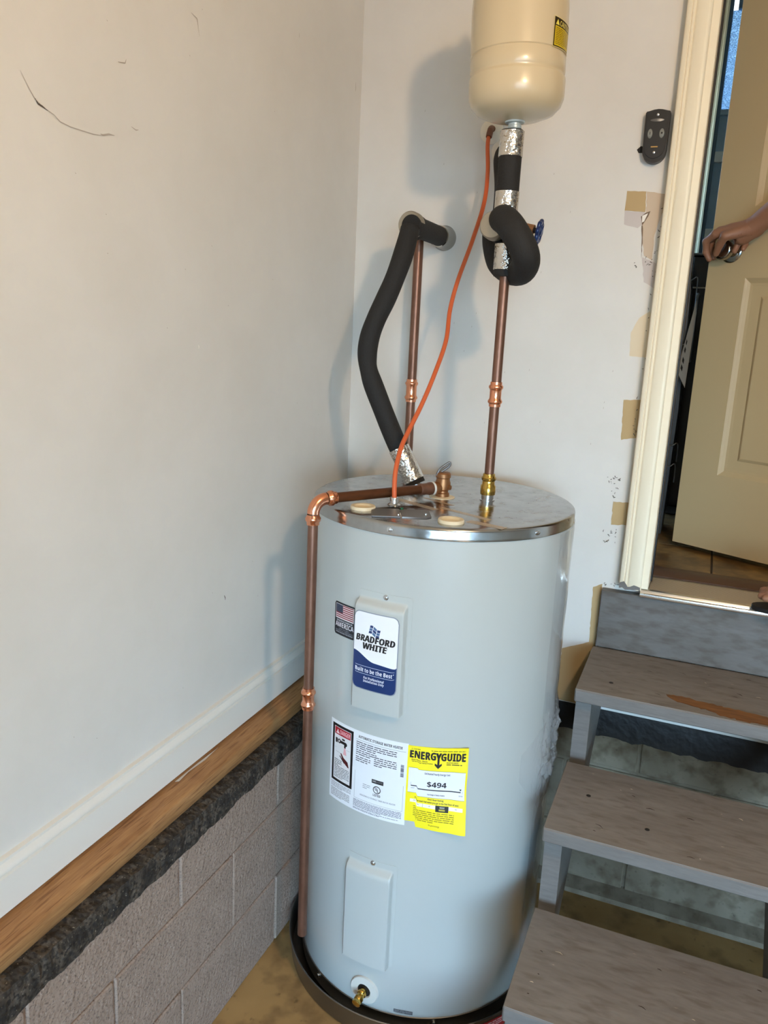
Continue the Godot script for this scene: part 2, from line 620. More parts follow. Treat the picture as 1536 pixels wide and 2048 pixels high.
	world_tex(M.copper_brown, 3.0)
	M.copper_bright = mat(Color(0.93, 0.64, 0.50), 0.24, 1.0)
	M.brass = mat(Color(0.78, 0.65, 0.34), 0.24, 1.0)
	M.bronze = mat(Color(0.62, 0.45, 0.31), 0.42, 0.85)
	M.foil = mat(Color(0.86, 0.85, 0.83), 0.22, 1.0)
	M.foil.uv1_triplanar = true
	M.foil.uv1_world_triplanar = true
	M.foil.uv1_scale = Vector3.ONE * 9.0
	bump(M.foil, gray(256, noise(91, 0.03, 4)), 0.35)
	M.foil_dull = mat(Color(0.66, 0.63, 0.57), 0.45, 0.7)
	M.chrome = mat(Color(0.66, 0.65, 0.63), 0.1, 1.0)
	# plastics, foam, paint
	M.foam = mat(Color(0.105, 0.103, 0.102), 0.8)
	bump(world_tex(M.foam, 8.0), fine, 0.08)
	M.heater = mat(Color(0.722, 0.745, 0.735), 0.28)
	M.heater.clearcoat_enabled = true
	M.heater.clearcoat = 0.8
	M.heater.clearcoat_roughness = 0.12
	M.cream = mat(Color(0.85, 0.80, 0.68), 0.45)
	M.tank = mat(Color(0.82, 0.755, 0.62), 0.35)
	M.tank.clearcoat_enabled = true
	M.tank.clearcoat = 0.8
	M.tank.clearcoat_roughness = 0.2
	M.white_plastic = mat(Color(0.80, 0.80, 0.77), 0.5)
	M.plate = mat(Color(0.90, 0.88, 0.82), 0.4)
	M.orange = mat(Color(0.80, 0.37, 0.195), 0.5)
	M.blue = mat(Color(0.05, 0.17, 0.38), 0.3)
	M.black = mat(Color(0.075, 0.075, 0.08), 0.42)
	M.black_gloss = mat(Color(0.03, 0.035, 0.04), 0.2)
	M.button = mat(Color(0.50, 0.51, 0.49), 0.5)
	M.gold = mat(Color(0.75, 0.60, 0.36), 0.4, 0.6)
	M.dark = mat(Color(0.06, 0.055, 0.05), 0.7)
	M.film = StandardMaterial3D.new()
	M.film.transparency = BaseMaterial3D.TRANSPARENCY_ALPHA
	M.film.albedo_color = Color(0.9, 0.92, 0.95, 0.10)
	M.film.roughness = 0.12
	M.aluminium = mat(Color(0.74, 0.71, 0.66), 0.35, 1.0)
	M.aluminium_bright = mat(Color(0.90, 0.89, 0.87), 0.22, 1.0)
	# walls' torn and bare places
	M.torn_tan = mat(Color(0.72, 0.625, 0.46), 0.9)
	M.torn_pale = mat(Color(0.78, 0.71, 0.625), 0.9)
	M.torn_mauve = mat(Color(0.78, 0.75, 0.735), 0.85)
	M.torn_cream = mat(Color(0.86, 0.80, 0.69), 0.8)
	M.scuff = mat(Color(0.36, 0.33, 0.30), 0.9)
	M.faint = mat(Color(0.68, 0.645, 0.61), 0.9)
	M.bare_dark = mat(Color(0.46, 0.39, 0.33), 0.9)
	M.gypsum = mat(Color(0.93, 0.92, 0.89), 0.9)
	# inside the house
	M.tile = mat(Color.WHITE, 0.4)
	M.tile.albedo_texture = texture(256, [noise(101, 0.015, 5), noise(102, 0.05, 4)], func(a): return mix(Color(0.36, 0.27, 0.16), Color(0.60, 0.47, 0.27), step01(0.3, 0.75, a[0] * 0.6 + a[1] * 0.4)))
	world_tex(M.tile, 1.6)
	M.grout = mat(Color(0.22, 0.17, 0.11), 0.9)
	M.inner_wall = mat(Color(0.80, 0.755, 0.62), 0.7)
	M.inner_trim = mat(Color(0.93, 0.94, 0.93), 0.5)
	M.blue_panel = mat(Color(0.62, 0.72, 0.80), 0.5)
	M.porch = mat(Color(0.40, 0.48, 0.56), 0.8)
	M.reddish_wood = mat(Color(0.31, 0.205, 0.13), 0.45)
	M.paper = mat(Color(0.60, 0.585, 0.56), 0.7)
	M.frost = StandardMaterial3D.new()
	M.frost.albedo_color = Color(0.58, 0.74, 0.88, 0.06)
	M.frost.transparency = BaseMaterial3D.TRANSPARENCY_ALPHA
	M.frost.refraction_enabled = true
	M.frost.refraction_scale = 0.05
	M.frost.roughness = 0.35
	bump(world_tex(M.frost, 6.0), gray(256, noise(103, 0.09, 2)), 0.8)
	# person
	M.skin = mat(Color(0.57, 0.40, 0.30), 0.5)
	M.shirt = mat(Color(0.25, 0.29, 0.36), 0.9)
	M.shorts = mat(Color(0.30, 0.28, 0.24), 0.9)
	M.hair = mat(Color(0.08, 0.06, 0.05), 0.7)
	M.rubber = mat(Color(0.05, 0.05, 0.055), 0.6)

# ------------------------------------------------------------------ the room
func room() -> void:
	struct("floor", box(Vector3(-0.12, -0.12, -0.14), Vector3(5.7, 0, 6.75)), M.floor)
	struct("driveway", box(Vector3(-6, -0.14, 6.75), Vector3(13, -0.02, 22)), M.driveway)
	struct("ceiling", box(Vector3(-0.12, 3.5, -0.14), Vector3(5.7, 3.62, 6.75)), M.ceiling)
	struct("wall_left", box(Vector3(-0.12, 0.623, -0.14), Vector3(0, 3.5, 6.75)), M.wall)
	struct("wall_right", box(Vector3(5.58, 0, -0.14), Vector3(5.7, 3.5, 6.75)), M.unpainted)
	var wf := mb()   # the wall with the open garage door
	add_box(wf, Vector3(0, 0, 6.6), Vector3(1.7, 3.5, 6.75))
	add_box(wf, Vector3(1.7, 2.2, 6.6), Vector3(5.25, 3.5, 6.75))
	add_box(wf, Vector3(5.25, 0, 6.6), Vector3(5.58, 3.5, 6.75))
	struct("wall_front", wf, M.unpainted)
	var wb := mb()
	add_box(wb, Vector3(0, 0.585, -0.12), Vector3(0.884, 3.5, 0))
	add_box(wb, Vector3(0.884, 0.585, -0.12), Vector3(1.722, 0.945, 0))
	add_box(wb, Vector3(0.884, 3.04, -0.12), Vector3(1.722, 3.5, 0))
	add_box(wb, Vector3(1.722, 0.585, -0.12), Vector3(5.58, 3.5, 0))
	struct("wall_back", wb, M.wall)
	# baseboard with its moulded cap
	var pr := PackedVector2Array([Vector2(0, 0.631), Vector2(0.0135, 0.631), Vector2(0.0135, 0.6975), Vector2(0.0085, 0.7000), Vector2(0.0085, 0.7035), Vector2(0.0145, 0.7065), Vector2(0.0145, 0.7095), Vector2(0.011, 0.716), Vector2(0.0065, 0.7200), Vector2(0.0065, 0.7225), Vector2(0.0095, 0.7245), Vector2(0.0090, 0.728), Vector2(0, 0.7295)])
	struct("baseboard_left", extrude(pr, Vector3(0, 0, 0), Vector3.RIGHT, Vector3.UP, Vector3(0, 0, 6.6)), M.trim)

func foundation_left() -> void:
	var core := struct("wall_foundation_left", box(Vector3(-0.12, 0, -0.14), Vector3(0.0925, 0.57, 6.75)), M.mortar)
	var rng := RandomNumberGenerator.new()
	rng.seed = 5
	var face := 0.098
	var rows := [[0.003, 0.1945, 0.578], [0.2015, 0.3975, 0.781], [0.4045, 0.560, 0.578]]
	for row in rows:
		var z: float = row[2] - 0.812
		while z < 2.2:
			var z0 := maxf(z, 0.02)
			var z1 := z + 0.406
			if z1 > 0.1:
				var size := Vector3(0.03, row[1] - row[0], z1 - z0 - 0.006)
				var o := put_mesh("concrete_block", box_mesh(size, 0.0028), M.block, core)
				o.position = Vector3(face - 0.015 + rng.randf_range(-0.0012, 0.0012), (row[0] + row[1]) / 2.0, (z0 + z1) / 2.0)
			z += 0.406
	# rough mortar bed between blocks and sill plate
	var st := mb()
	var nz := noise(301, 9.0, 4)
	var ny := noise(302, 3.0, 4)
	var n := 420
	var prof := [Vector2(0.05, 0.588), Vector2(0.080, 0.5865), Vector2(0.0965, 0.582), Vector2(0.1000, 0.568), Vector2(0.1010, 0.548), Vector2(0.1010, 0.530), Vector2(0.096, 0.524)]
	var rows_p := []
	for i in n + 1:
		var z := 2.6 * i / n
		var r := PackedVector3Array()
		for k in prof.size():
			var p: Vector2 = prof[k]
			var dx := nz.get_noise_2d(z * 4.0, k * 0.9) * 0.0035 * (1.0 if k > 0 else 0.0)
			var dy := ny.get_noise_2d(z * 3.0, 7.0) * 0.012 * step01(2, 6, k)
			r.append(Vector3(p.x + dx, p.y + dy, z))
		rows_p.append(r)
	for i in n:
		for k in prof.size() - 1:
			var a: Vector3 = rows_p[i][k]
			var b: Vector3 = rows_p[i + 1][k]
			var c: Vector3 = rows_p[i + 1][k + 1]
			var d: Vector3 = rows_p[i][k + 1]
			var nn := (c - a).cross(b - d).normalized()
			if nn.x + nn.y < 0.0:
				nn = -nn
			tri(st, a, b, c, nn, nn, nn)
			tri(st, a, c, d, nn, nn, nn)
	put("mortar_bed", st, M.tar, core, "rough dark mortar bed")
	# the wooden sill plate, with worn front edge
	var sp := PackedVector2Array([Vector2(-0.02, 0.5855), Vector2(0.0645, 0.5855), Vector2(0.0665, 0.5875), Vector2(0.0670, 0.606), Vector2(0.0670, 0.6185), Vector2(0.0655, 0.6215), Vector2(0.062, 0.623), Vector2(-0.02, 0.623)])
	put("sill_plate", extrude(sp, Vector3(0, 0, 0), Vector3.RIGHT, Vector3.UP, Vector3(0, 0, 6.6)), M.sill, core, "bare wooden sill plate")
	var ch := mb()   # white paint left along its top
	add_poly(ch, [Vector2(0.72, 0.016), Vector2(0.78, 0.0205), Vector2(0.84, 0.017), Vector2(0.88, 0.021), Vector2(0.885, 0.014), Vector2(0.80, 0.0135)], func(p: Vector2) -> Vector3: return Vector3(p.y, 0.6234, p.x), Vector3.UP)
	put("paint_streak", ch, M.trim, core, "white paint smeared on the sill plate")

func foundation_back() -> void:
	var core := struct("wall_foundation_back", box(Vector3(0.0915, 0, -0.14), Vector3(5.58, 0.585, -0.019)), M.raw)
	var face := -0.012
	var rows := [[0.006, 0.194, 0.936], [0.204, 0.396, 0.733], [0.406, 0.505, 0.936]]
	for row in rows:
		var x: float = row[2] - 0.406 * 2
		while x < 1.95:
			var x0 := maxf(x, 0.1)
			var size := Vector3(x + 0.406 - x0 - 0.008, row[1] - row[0], 0.02)
			if size.x > 0.03:
				var o := put_mesh("concrete_block", box_mesh(size, 0.003), M.raw, core)
				o.position = Vector3((x0 + x + 0.406) / 2.0, (row[0] + row[1]) / 2.0, face - 0.01)
			x += 0.406
	var st := mb()
	var nz := noise(311, 6.0, 4)
	var n := 220
	for i in n:
		var e := []
		for j in 2:
			var x := 0.1 + 1.9 * (i + j) / n
			e.append([Vector3(x, 0.586, -0.010), Vector3(x, 0.55, -0.008 + nz.get_noise_1d(x * 5.0) * 0.004), Vector3(x, 0.497 + nz.get_noise_1d(x * 2.0 + 9.0) * 0.012, -0.0105)])
		for k in 2:
			var nn: Vector3 = Vector3(0, 0.1, 1).normalized()
			tri(st, e[0][k], e[1][k], e[1][k + 1], nn, nn, nn)
			tri(st, e[0][k], e[1][k + 1], e[0][k + 1], nn, nn, nn)
	put("tar_band", st, M.tar_black, core, "black tarry band under the drywall")
	# mortar skirt where the wall meets the floor
	put("mortar_skirt", extrude(PackedVector2Array([Vector2(-0.02, 0), Vector2(0.035, 0), Vector2(0.03, 0.012), Vector2(0.004, 0.022), Vector2(-0.02, 0.03)]), Vector3(0.1, 0, 0), Vector3.BACK, Vector3.UP, Vector3(1.85, 0, 0)), M.raw, core)

# flat polygon mapped into the scene, with a thin edge
func add_poly(st: SurfaceTool, pts: Array, to3: Callable, n: Vector3, thick := 0.0005) -> void:
	var pv := PackedVector2Array(pts)
	var idx := Geometry2D.triangulate_polygon(pv)
	for i in range(0, idx.size(), 3):
		tri(st, to3.call(pv[idx[i]]), to3.call(pv[idx[i + 1]]), to3.call(pv[idx[i + 2]]), n, n, n)
	var c := Vector2.ZERO
	for p in pv:
		c += p / pv.size()
	for i in pv.size():
		var a: Vector3 = to3.call(pv[i])
		var b: Vector3 = to3.call(pv[(i + 1) % pv.size()])
		var o: Vector3 = ((a + b) / 2.0 - to3.call(c)).normalized()
		tri(st, a, b, b - n * thick, o, o, o)
		tri(st, a, b - n * thick, a - n * thick, o, o, o)

func ragged(pts: Array, amp: float, sd: int) -> Array:   # an outline with torn edges
	var rng := RandomNumberGenerator.new()
	rng.seed = sd
	var out := []
	for i in pts.size():
		var a: Vector2 = pts[i]
		var b: Vector2 = pts[(i + 1) % pts.size()]
		var n := maxi(1, int((b - a).length() / 0.008))
		for k in n:
			var p := a.lerp(b, float(k) / n)
			out.append(p + (Vector2(rng.randf_range(-amp, amp), rng.randf_range(-amp, amp)) if k > 0 else Vector2.ZERO))
	return out

func on_back(parent: Node, n: String, pts: Array, m: Material, z: float, amp: float, sd: int, label := "") -> void:
	var st := mb()
	add_poly(st, ragged(pts, amp, sd), func(p: Vector2) -> Vector3: return Vector3(p.x, p.y, z), Vector3.BACK, z)
	put(n, st, m, parent, label)

func stroke(parent: Node, n: String, pts: Array, w: float, m: Material, to3: Callable, nrm: Vector3) -> void:
	var st := mb()
	for i in pts.size() - 1:
		var a: Vector2 = pts[i]
		var b: Vector2 = pts[i + 1]
		var s := (b - a).orthogonal().normalized() * w / 2.0
		var w0 := 0.4 if i == 0 else 1.0
		var w1 := 0.3 if i == pts.size() - 2 else 1.0
		quad(st, to3.call(a - s * w0), to3.call(b - s * w1), to3.call(b + s * w1), to3.call(a + s * w0), nrm)
	put(n, st, m, parent)

func wall_marks() -> void:
	var wb := get_node("wall_back")
	on_back(wb, "torn_paper", [Vector2(0.736, 1.972), Vector2(0.782, 1.970), Vector2(0.785, 1.922), Vector2(0.735, 1.926)], M.torn_tan, 0.0011, 0.0006, 1, "tan torn drywall paper")
	on_back(wb, "torn_paper", [Vector2(0.783, 1.970), Vector2(0.829, 1.963), Vector2(0.829, 1.93), Vector2(0.820, 1.897), Vector2(0.813, 1.868), Vector2(0.813, 1.808), Vector2(0.794, 1.818), Vector2(0.781, 1.886), Vector2(0.787, 1.922)], M.torn_pale, 0.0008, 0.0012, 2)
	on_back(wb, "bare_patch", [Vector2(0.735, 1.925), Vector2(0.784, 1.921), Vector2(0.789, 1.903), Vector2(0.771, 1.884), Vector2(0.737, 1.893)], M.torn_mauve, 0.0006, 0.0008, 3)
	on_back(wb, "torn_edge", [Vector2(0.776, 1.911), Vector2(0.786, 1.920), Vector2(0.797, 1.924), Vector2(0.788, 1.902), Vector2(0.781, 1.890)], M.bare_dark, 0.0014, 0.0015, 4)
	on_back(wb, "gypsum_hole", [Vector2(0.779, 1.913), Vector2(0.792, 1.919), Vector2(0.785, 1.900), Vector2(0.780, 1.897)], M.gypsum, 0.0018, 0.0005, 5, "white gypsum showing in the tear")
	on_back(wb, "torn_edge", [Vector2(0.7800, 1.89), Vector2(0.7825, 1.89), Vector2(0.7862, 1.856), Vector2(0.7880, 1.812), Vector2(0.7858, 1.835)], M.bare_dark, 0.0012, 0.0008, 6)
	on_back(wb, "bare_patch", [Vector2(0.790, 1.815), Vector2(0.825, 1.80), Vector2(0.826, 1.74), Vector2(0.80, 1.755)], M.torn_mauve, 0.0006, 0.0012, 16)
	on_back(wb, "bare_patch", [Vector2(0.800, 1.667), Vector2(0.824, 1.685), Vector2(0.829, 1.663), Vector2(0.829, 1.569), Vector2(0.786, 1.571), Vector2(0.783, 1.630)], M.torn_cream, 0.0008, 0.0006, 7)
	on_back(wb, "torn_paper", [Vector2(0.784, 1.458), Vector2(0.828, 1.461), Vector2(0.829, 1.363), Vector2(0.789, 1.353)], M.torn_tan, 0.0010, 0.0012, 8)
	on_back(wb, "torn_paper", [Vector2(0.787, 1.186), Vector2(0.828, 1.188), Vector2(0.827, 1.126), Vector2(0.788, 1.122)], M.torn_tan, 0.0010, 0.0012, 9)
	on_back(wb, "bare_patch", [Vector2(0.688, 0.588), Vector2(0.692, 0.745), Vector2(0.764, 0.778), Vector2(0.759, 0.940), Vector2(0.783, 0.953), Vector2(0.782, 0.775), Vector2(0.782, 0.588)], M.torn_tan, 0.0007, 0.0008, 10, "unpainted tan drywall paper by the steps")
	var rng := RandomNumberGenerator.new()
	rng.seed = 77
	for spot in [[Vector2(0.784, 1.245), 0.018, 0.012, 14], [Vector2(0.787, 1.215), 0.006, 0.02, 8], [Vector2(0.788, 1.09), 0.018, 0.02, 16], [Vector2(0.823, 1.42), 0.006, 0.05, 12], [Vector2(0.824, 1.82), 0.006, 0.12, 14], [Vector2(0.795, 1.80), 0.022, 0.012, 10], [Vector2(0.80, 0.955), 0.02, 0.004, 8], [Vector2(0.825, 1.62), 0.005, 0.1, 8]]:
		for i in int(spot[3]):
			var c: Vector2 = spot[0] + Vector2(rng.randf_range(-1, 1) * spot[1], rng.randf_range(-1, 1) * spot[2])
			var a := rng.randf() * TAU
			var l := rng.randf_range(0.0015, 0.006)
			stroke(wb, "scuff", [c, c + Vector2(cos(a), sin(a)) * l, c + Vector2(cos(a + 0.25), sin(a + 0.25)) * l * 1.3], rng.randf_range(0.0012, 0.0026), M.scuff, func(p: Vector2) -> Vector3: return Vector3(minf(p.x, 0.829), p.y, 0.0019), Vector3.BACK)
	for i in 26:   # scattered specks
		var c := Vector2(rng.randf_range(0.18, 0.75), rng.randf_range(1.3, 2.3))
		stroke(wb, "speck", [c, c + Vector2(0.001, 0.002), c + Vector2(0.001, 0.005)], 0.0012, M.faint, func(p: Vector2) -> Vector3: return Vector3(p.x, p.y, 0.0008), Vector3.BACK)
	var wl := get_node("wall_left")
	var L := func(p: Vector2) -> Vector3: return Vector3(0.0008, p.y, p.x)
	stroke(wl, "scuff", [Vector2(1.205, 1.955), Vector2(1.19, 1.935), Vector2(1.179, 1.923), Vector2(1.164, 1.916)], 0.0012, M.faint, L, Vector3.RIGHT)
	stroke(wl, "scuff", [Vector2(1.179, 1.924), Vector2(1.174, 1.918), Vector2(1.166, 1.9165), Vector2(1.155, 1.913)], 0.0028, M.scuff, L, Vector3.RIGHT)
	stroke(wl, "scuff", [Vector2(1.164, 1.916), Vector2(1.142, 1.910), Vector2(1.130, 1.903), Vector2(1.108, 1.9005), Vector2(1.058, 1.901), Vector2(1.034, 1.9035)], 0.0014, M.faint, L, Vector3.RIGHT)
	stroke(wl, "scuff", [Vector2(1.040, 1.905), Vector2(1.034, 1.9045), Vector2(1.02, 1.909), Vector2(1.006, 1.910)], 0.003, M.faint, L, Vector3.RIGHT)
	stroke(wl, "scuff", [Vector2(0.784, 2.172), Vector2(0.765, 2.168), Vector2(0.758, 2.140)], 0.0016, M.faint, L, Vector3.RIGHT)
	stroke(wl, "scuff", [Vector2(0.992, 2.028), Vector2(0.974, 2.031), Vector2(0.971, 2.038)], 0.002, M.faint, L, Vector3.RIGHT)
	stroke(wl, "scuff", [Vector2(0.962, 1.934), Vector2(0.95, 1.931), Vector2(0.943, 1.933)], 0.002, M.faint, L, Vector3.RIGHT)
	stroke(wl, "scuff", [Vector2(0.040, 2.253), Vector2(0.038, 2.24), Vector2(0.0385, 2.231)], 0.0025, M.faint, L, Vector3.RIGHT)
	stroke(wl, "scuff", [Vector2(0.361, 2.272), Vector2(0.361, 2.266), Vector2(0.361, 2.261)], 0.0014, M.faint, L, Vector3.RIGHT)
	stroke(wl, "scuff", [Vector2(0.672, 0.987), Vector2(0.668, 0.980), Vector2(0.668, 0.974)], 0.003, M.scuff, L, Vector3.RIGHT)
	stroke(wl, "paint_chip", [Vector2(0.768, 1.561), Vector2(0.766, 1.557), Vector2(0.767, 1.553)], 0.003, M.gypsum, L, Vector3.RIGHT)
	for i in 22:
		var c := Vector2(rng.randf_range(0.2, 1.2), rng.randf_range(0.8, 2.2))
		stroke(wl, "speck", [c, c + Vector2(0.001, -0.001), c + Vector2(0.002, 0.001)], 0.0013, M.faint, L, Vector3.RIGHT)

# ------------------------------------------------------------------ door frame, door, threshold
func doorway() -> void:
	# fluted casing: left leg, head, right leg; the jamb behind it
	var cp := PackedVector2Array([Vector2(0, 0), Vector2(0, 0.012), Vector2(0.003, 0.0155), Vector2(0.010, 0.0165), Vector2(0.0125, 0.0135), Vector2(0.015, 0.0165), Vector2(0.018, 0.0165), Vector2(0.0205, 0.0135), Vector2(0.0235, 0.0165), Vector2(0.026, 0.0185), Vector2(0.046, 0.0195), Vector2(0.052, 0.0195), Vector2(0.055, 0.0175), Vector2(0.057, 0.0145), Vector2(0.057, 0)])
	var t1 := struct("trim_1", extrude(cp, Vector3(0.8295, 0.9625, 0.026), Vector3.RIGHT, Vector3.BACK, Vector3(0, 2.14, 0)), M.casing)
	t1.set_meta("label", "cream fluted door casing beside the house door")
	var head := mb()
	add_extrude(head, cp, Vector3(0.8295, 3.1, 0.026), Vector3.DOWN, Vector3.BACK, Vector3(0.95, 0, 0))
	put("casing_head", head, M.casing, t1)
	put("casing_leg", extrude(cp, Vector3(1.7765, 0.9625, 0.026), Vector3.LEFT, Vector3.BACK, Vector3(0, 2.14, 0)), M.casing, t1)
	var jm := mb()
	add_box(jm, Vector3(0.885, 0.966, -0.12), Vector3(0.904, 3.03, 0.034), 0.0015)
	add_box(jm, Vector3(0.834, 0.966, 0.0005), Vector3(0.886, 3.05, 0.0262))
	put("jamb", jm, M.casing, t1)
	put("jamb", box(Vector3(1.702, 0.966, -0.12), Vector3(1.722, 3.03, 0.013), 0.0015), M.casing, t1)
	put("jamb_head", box(Vector3(0.904, 3.012, -0.12), Vector3(1.702, 3.03, 0.013), 0.0015), M.casing, t1)
	put("weatherstrip", box(Vector3(0.904, 0.97, -0.06), Vector3(0.909, 3.012, -0.04), 0.001), M.black, t1, "black rubber weatherstrip")
	# smears of grey step paint on the foot of the casing
	var sm := mb()
	add_poly(sm, ragged([Vector2(0.831, 0.963), Vector2(0.885, 0.963), Vector2(0.884, 0.972), Vector2(0.868, 0.976), Vector2(0.852, 0.969), Vector2(0.842, 0.983), Vector2(0.832, 0.979)], 0.003, 31), func(p: Vector2) -> Vector3: return Vector3(p.x, p.y, 0.0459), Vector3.BACK)
	put("paint_smear", sm, M.paint_step, t1, "grey step paint smeared on the casing")
	# threshold: ribbed aluminium with a bright lip
	var th := struct("trim_2", box(Vector3(0.887, 0.945, -0.115), Vector3(1.70, 0.9635, 0.028), 0.001), M.aluminium)
	th.set_meta("label", "ribbed aluminium door threshold")
	for i in 19:
		put("rib", box(Vector3(0.905, 0.9632, -0.098 + i * 0.0064), Vector3(1.70, 0.9653, -0.0945 + i * 0.0064), 0.0008), M.aluminium, th)
	put("lip", extrude(PackedVector2Array([Vector2(0.024, 0.945), Vector2(0.041, 0.945), Vector2(0.0425, 0.949), Vector2(0.041, 0.955), Vector2(0.036, 0.9565), Vector2(0.0345, 0.9595), Vector2(0.033, 0.9635), Vector2(0.024, 0.9655)]), Vector3(0.885, 0, 0), Vector3.BACK, Vector3.UP, Vector3(0.83, 0, 0)), M.aluminium_bright, th, "bright lip of the threshold")
	# the door itself, in its own axes: x from the free edge, z out of its face towards the garage
	var d := Node3D.new()
	d.name = "door_1"
	d.set_meta("kind", "structure")
	d.set_meta("label", "cream panelled house door standing half open")
	add_child(d)
	d.transform = Transform3D(Basis(Vector3(0.89325, 0, 0.44955), Vector3.UP, Vector3(-0.44955, 0, 0.89325)), Vector3(0.937, 0.985, -0.484))
	var W := 0.845
	var st := mb()
	var stile := 0.118
	var xs := [stile, 0.375, 0.470, W - stile]
	var ys := [0.236, 0.815, 1.011, 1.62, 1.73, 1.90]
	add_box(st, Vector3(0, 0, -0.042), Vector3(W, 2.03, -0.011))
	for c in [[0.0, stile], [0.375, 0.470], [W - stile, W]]:
		add_box(st, Vector3(c[0], 0, -0.02), Vector3(c[1], 2.03, 0), 0.001)
	for c in [[0.0, 0.236], [0.815, 1.011], [1.62, 1.73], [1.90, 2.03]]:
		for q in [[stile, 0.375], [0.470, W - stile]]:
			add_box(st, Vector3(q[0] - 0.001, c[0], -0.02), Vector3(q[1] + 0.001, c[1], 0), 0.0)
	put("slab", st, M.door, d)
	for i in 3:
		for q in [[stile, 0.375], [0.470, W - stile]]:
			var p := mb()
			raised_panel(p, q[0], q[1], ys[i * 2], ys[i * 2 + 1])
			put("panel", p, M.door, d)
	# knob
	var kx := Transform3D(Basis(Vector3.RIGHT, Vector3.BACK, Vector3.DOWN), Vector3(0.066, 0.890, 0))
	var kn := mb()
	add_lathe(kn, [Vector2(0.032, 0), Vector2(0.032, 0.003), Vector2(0.028, 0.007), Vector2(0.013, 0.009), Vector2(0.0115, 0.024), Vector2(0.0125, 0.029), Vector2(0.022, 0.033), Vector2(0.0275, 0.041), Vector2(0.0285, 0.049), Vector2(0.0265, 0.056), Vector2(0.0235, 0.0595), Vector2(0.0215, 0.0605), Vector2(0.020, 0.0585), Vector2(0.0, 0.0575)], 32, kx)
	put("knob", kn, M.chrome, d, "round chrome door knob")

func raised_panel(st: SurfaceTool, x0: float, x1: float, y0: float, y1: float) -> void:
	# rings from the stile's edge inwards: ovolo down, flat, field rising again
	var steps := [[0.0, 0.0], [0.006, -0.004], [0.014, -0.0085], [0.022, -0.0095], [0.050, -0.0095], [0.0545, -0.006], [0.058, -0.0035], [0.060, -0.003]]
	for k in steps.size() - 1:
		var a: float = steps[k][0]
		var b: float = steps[k + 1][0]
		var za: float = steps[k][1]
		var zb: float = steps[k + 1][1]
		var A := [Vector3(x0 + a, y0 + a, za), Vector3(x1 - a, y0 + a, za), Vector3(x1 - a, y1 - a, za), Vector3(x0 + a, y1 - a, za)]
		var B := [Vector3(x0 + b, y0 + b, zb), Vector3(x1 - b, y0 + b, zb), Vector3(x1 - b, y1 - b, zb), Vector3(x0 + b, y1 - b, zb)]
		for e in 4:
			var f := (e + 1) % 4
			var n: Vector3 = (A[f] - A[e]).cross(B[e] - A[e]).normalized()
			if n.z < 0:
				n = -n
			quad(st, A[e], A[f], B[f], B[e], n)
	var i := 0.060
	quad(st, Vector3(x0 + i, y0 + i, -0.003), Vector3(x1 - i, y0 + i, -0.003), Vector3(x1 - i, y1 - i, -0.003), Vector3(x0 + i, y1 - i, -0.003), Vector3.BACK)

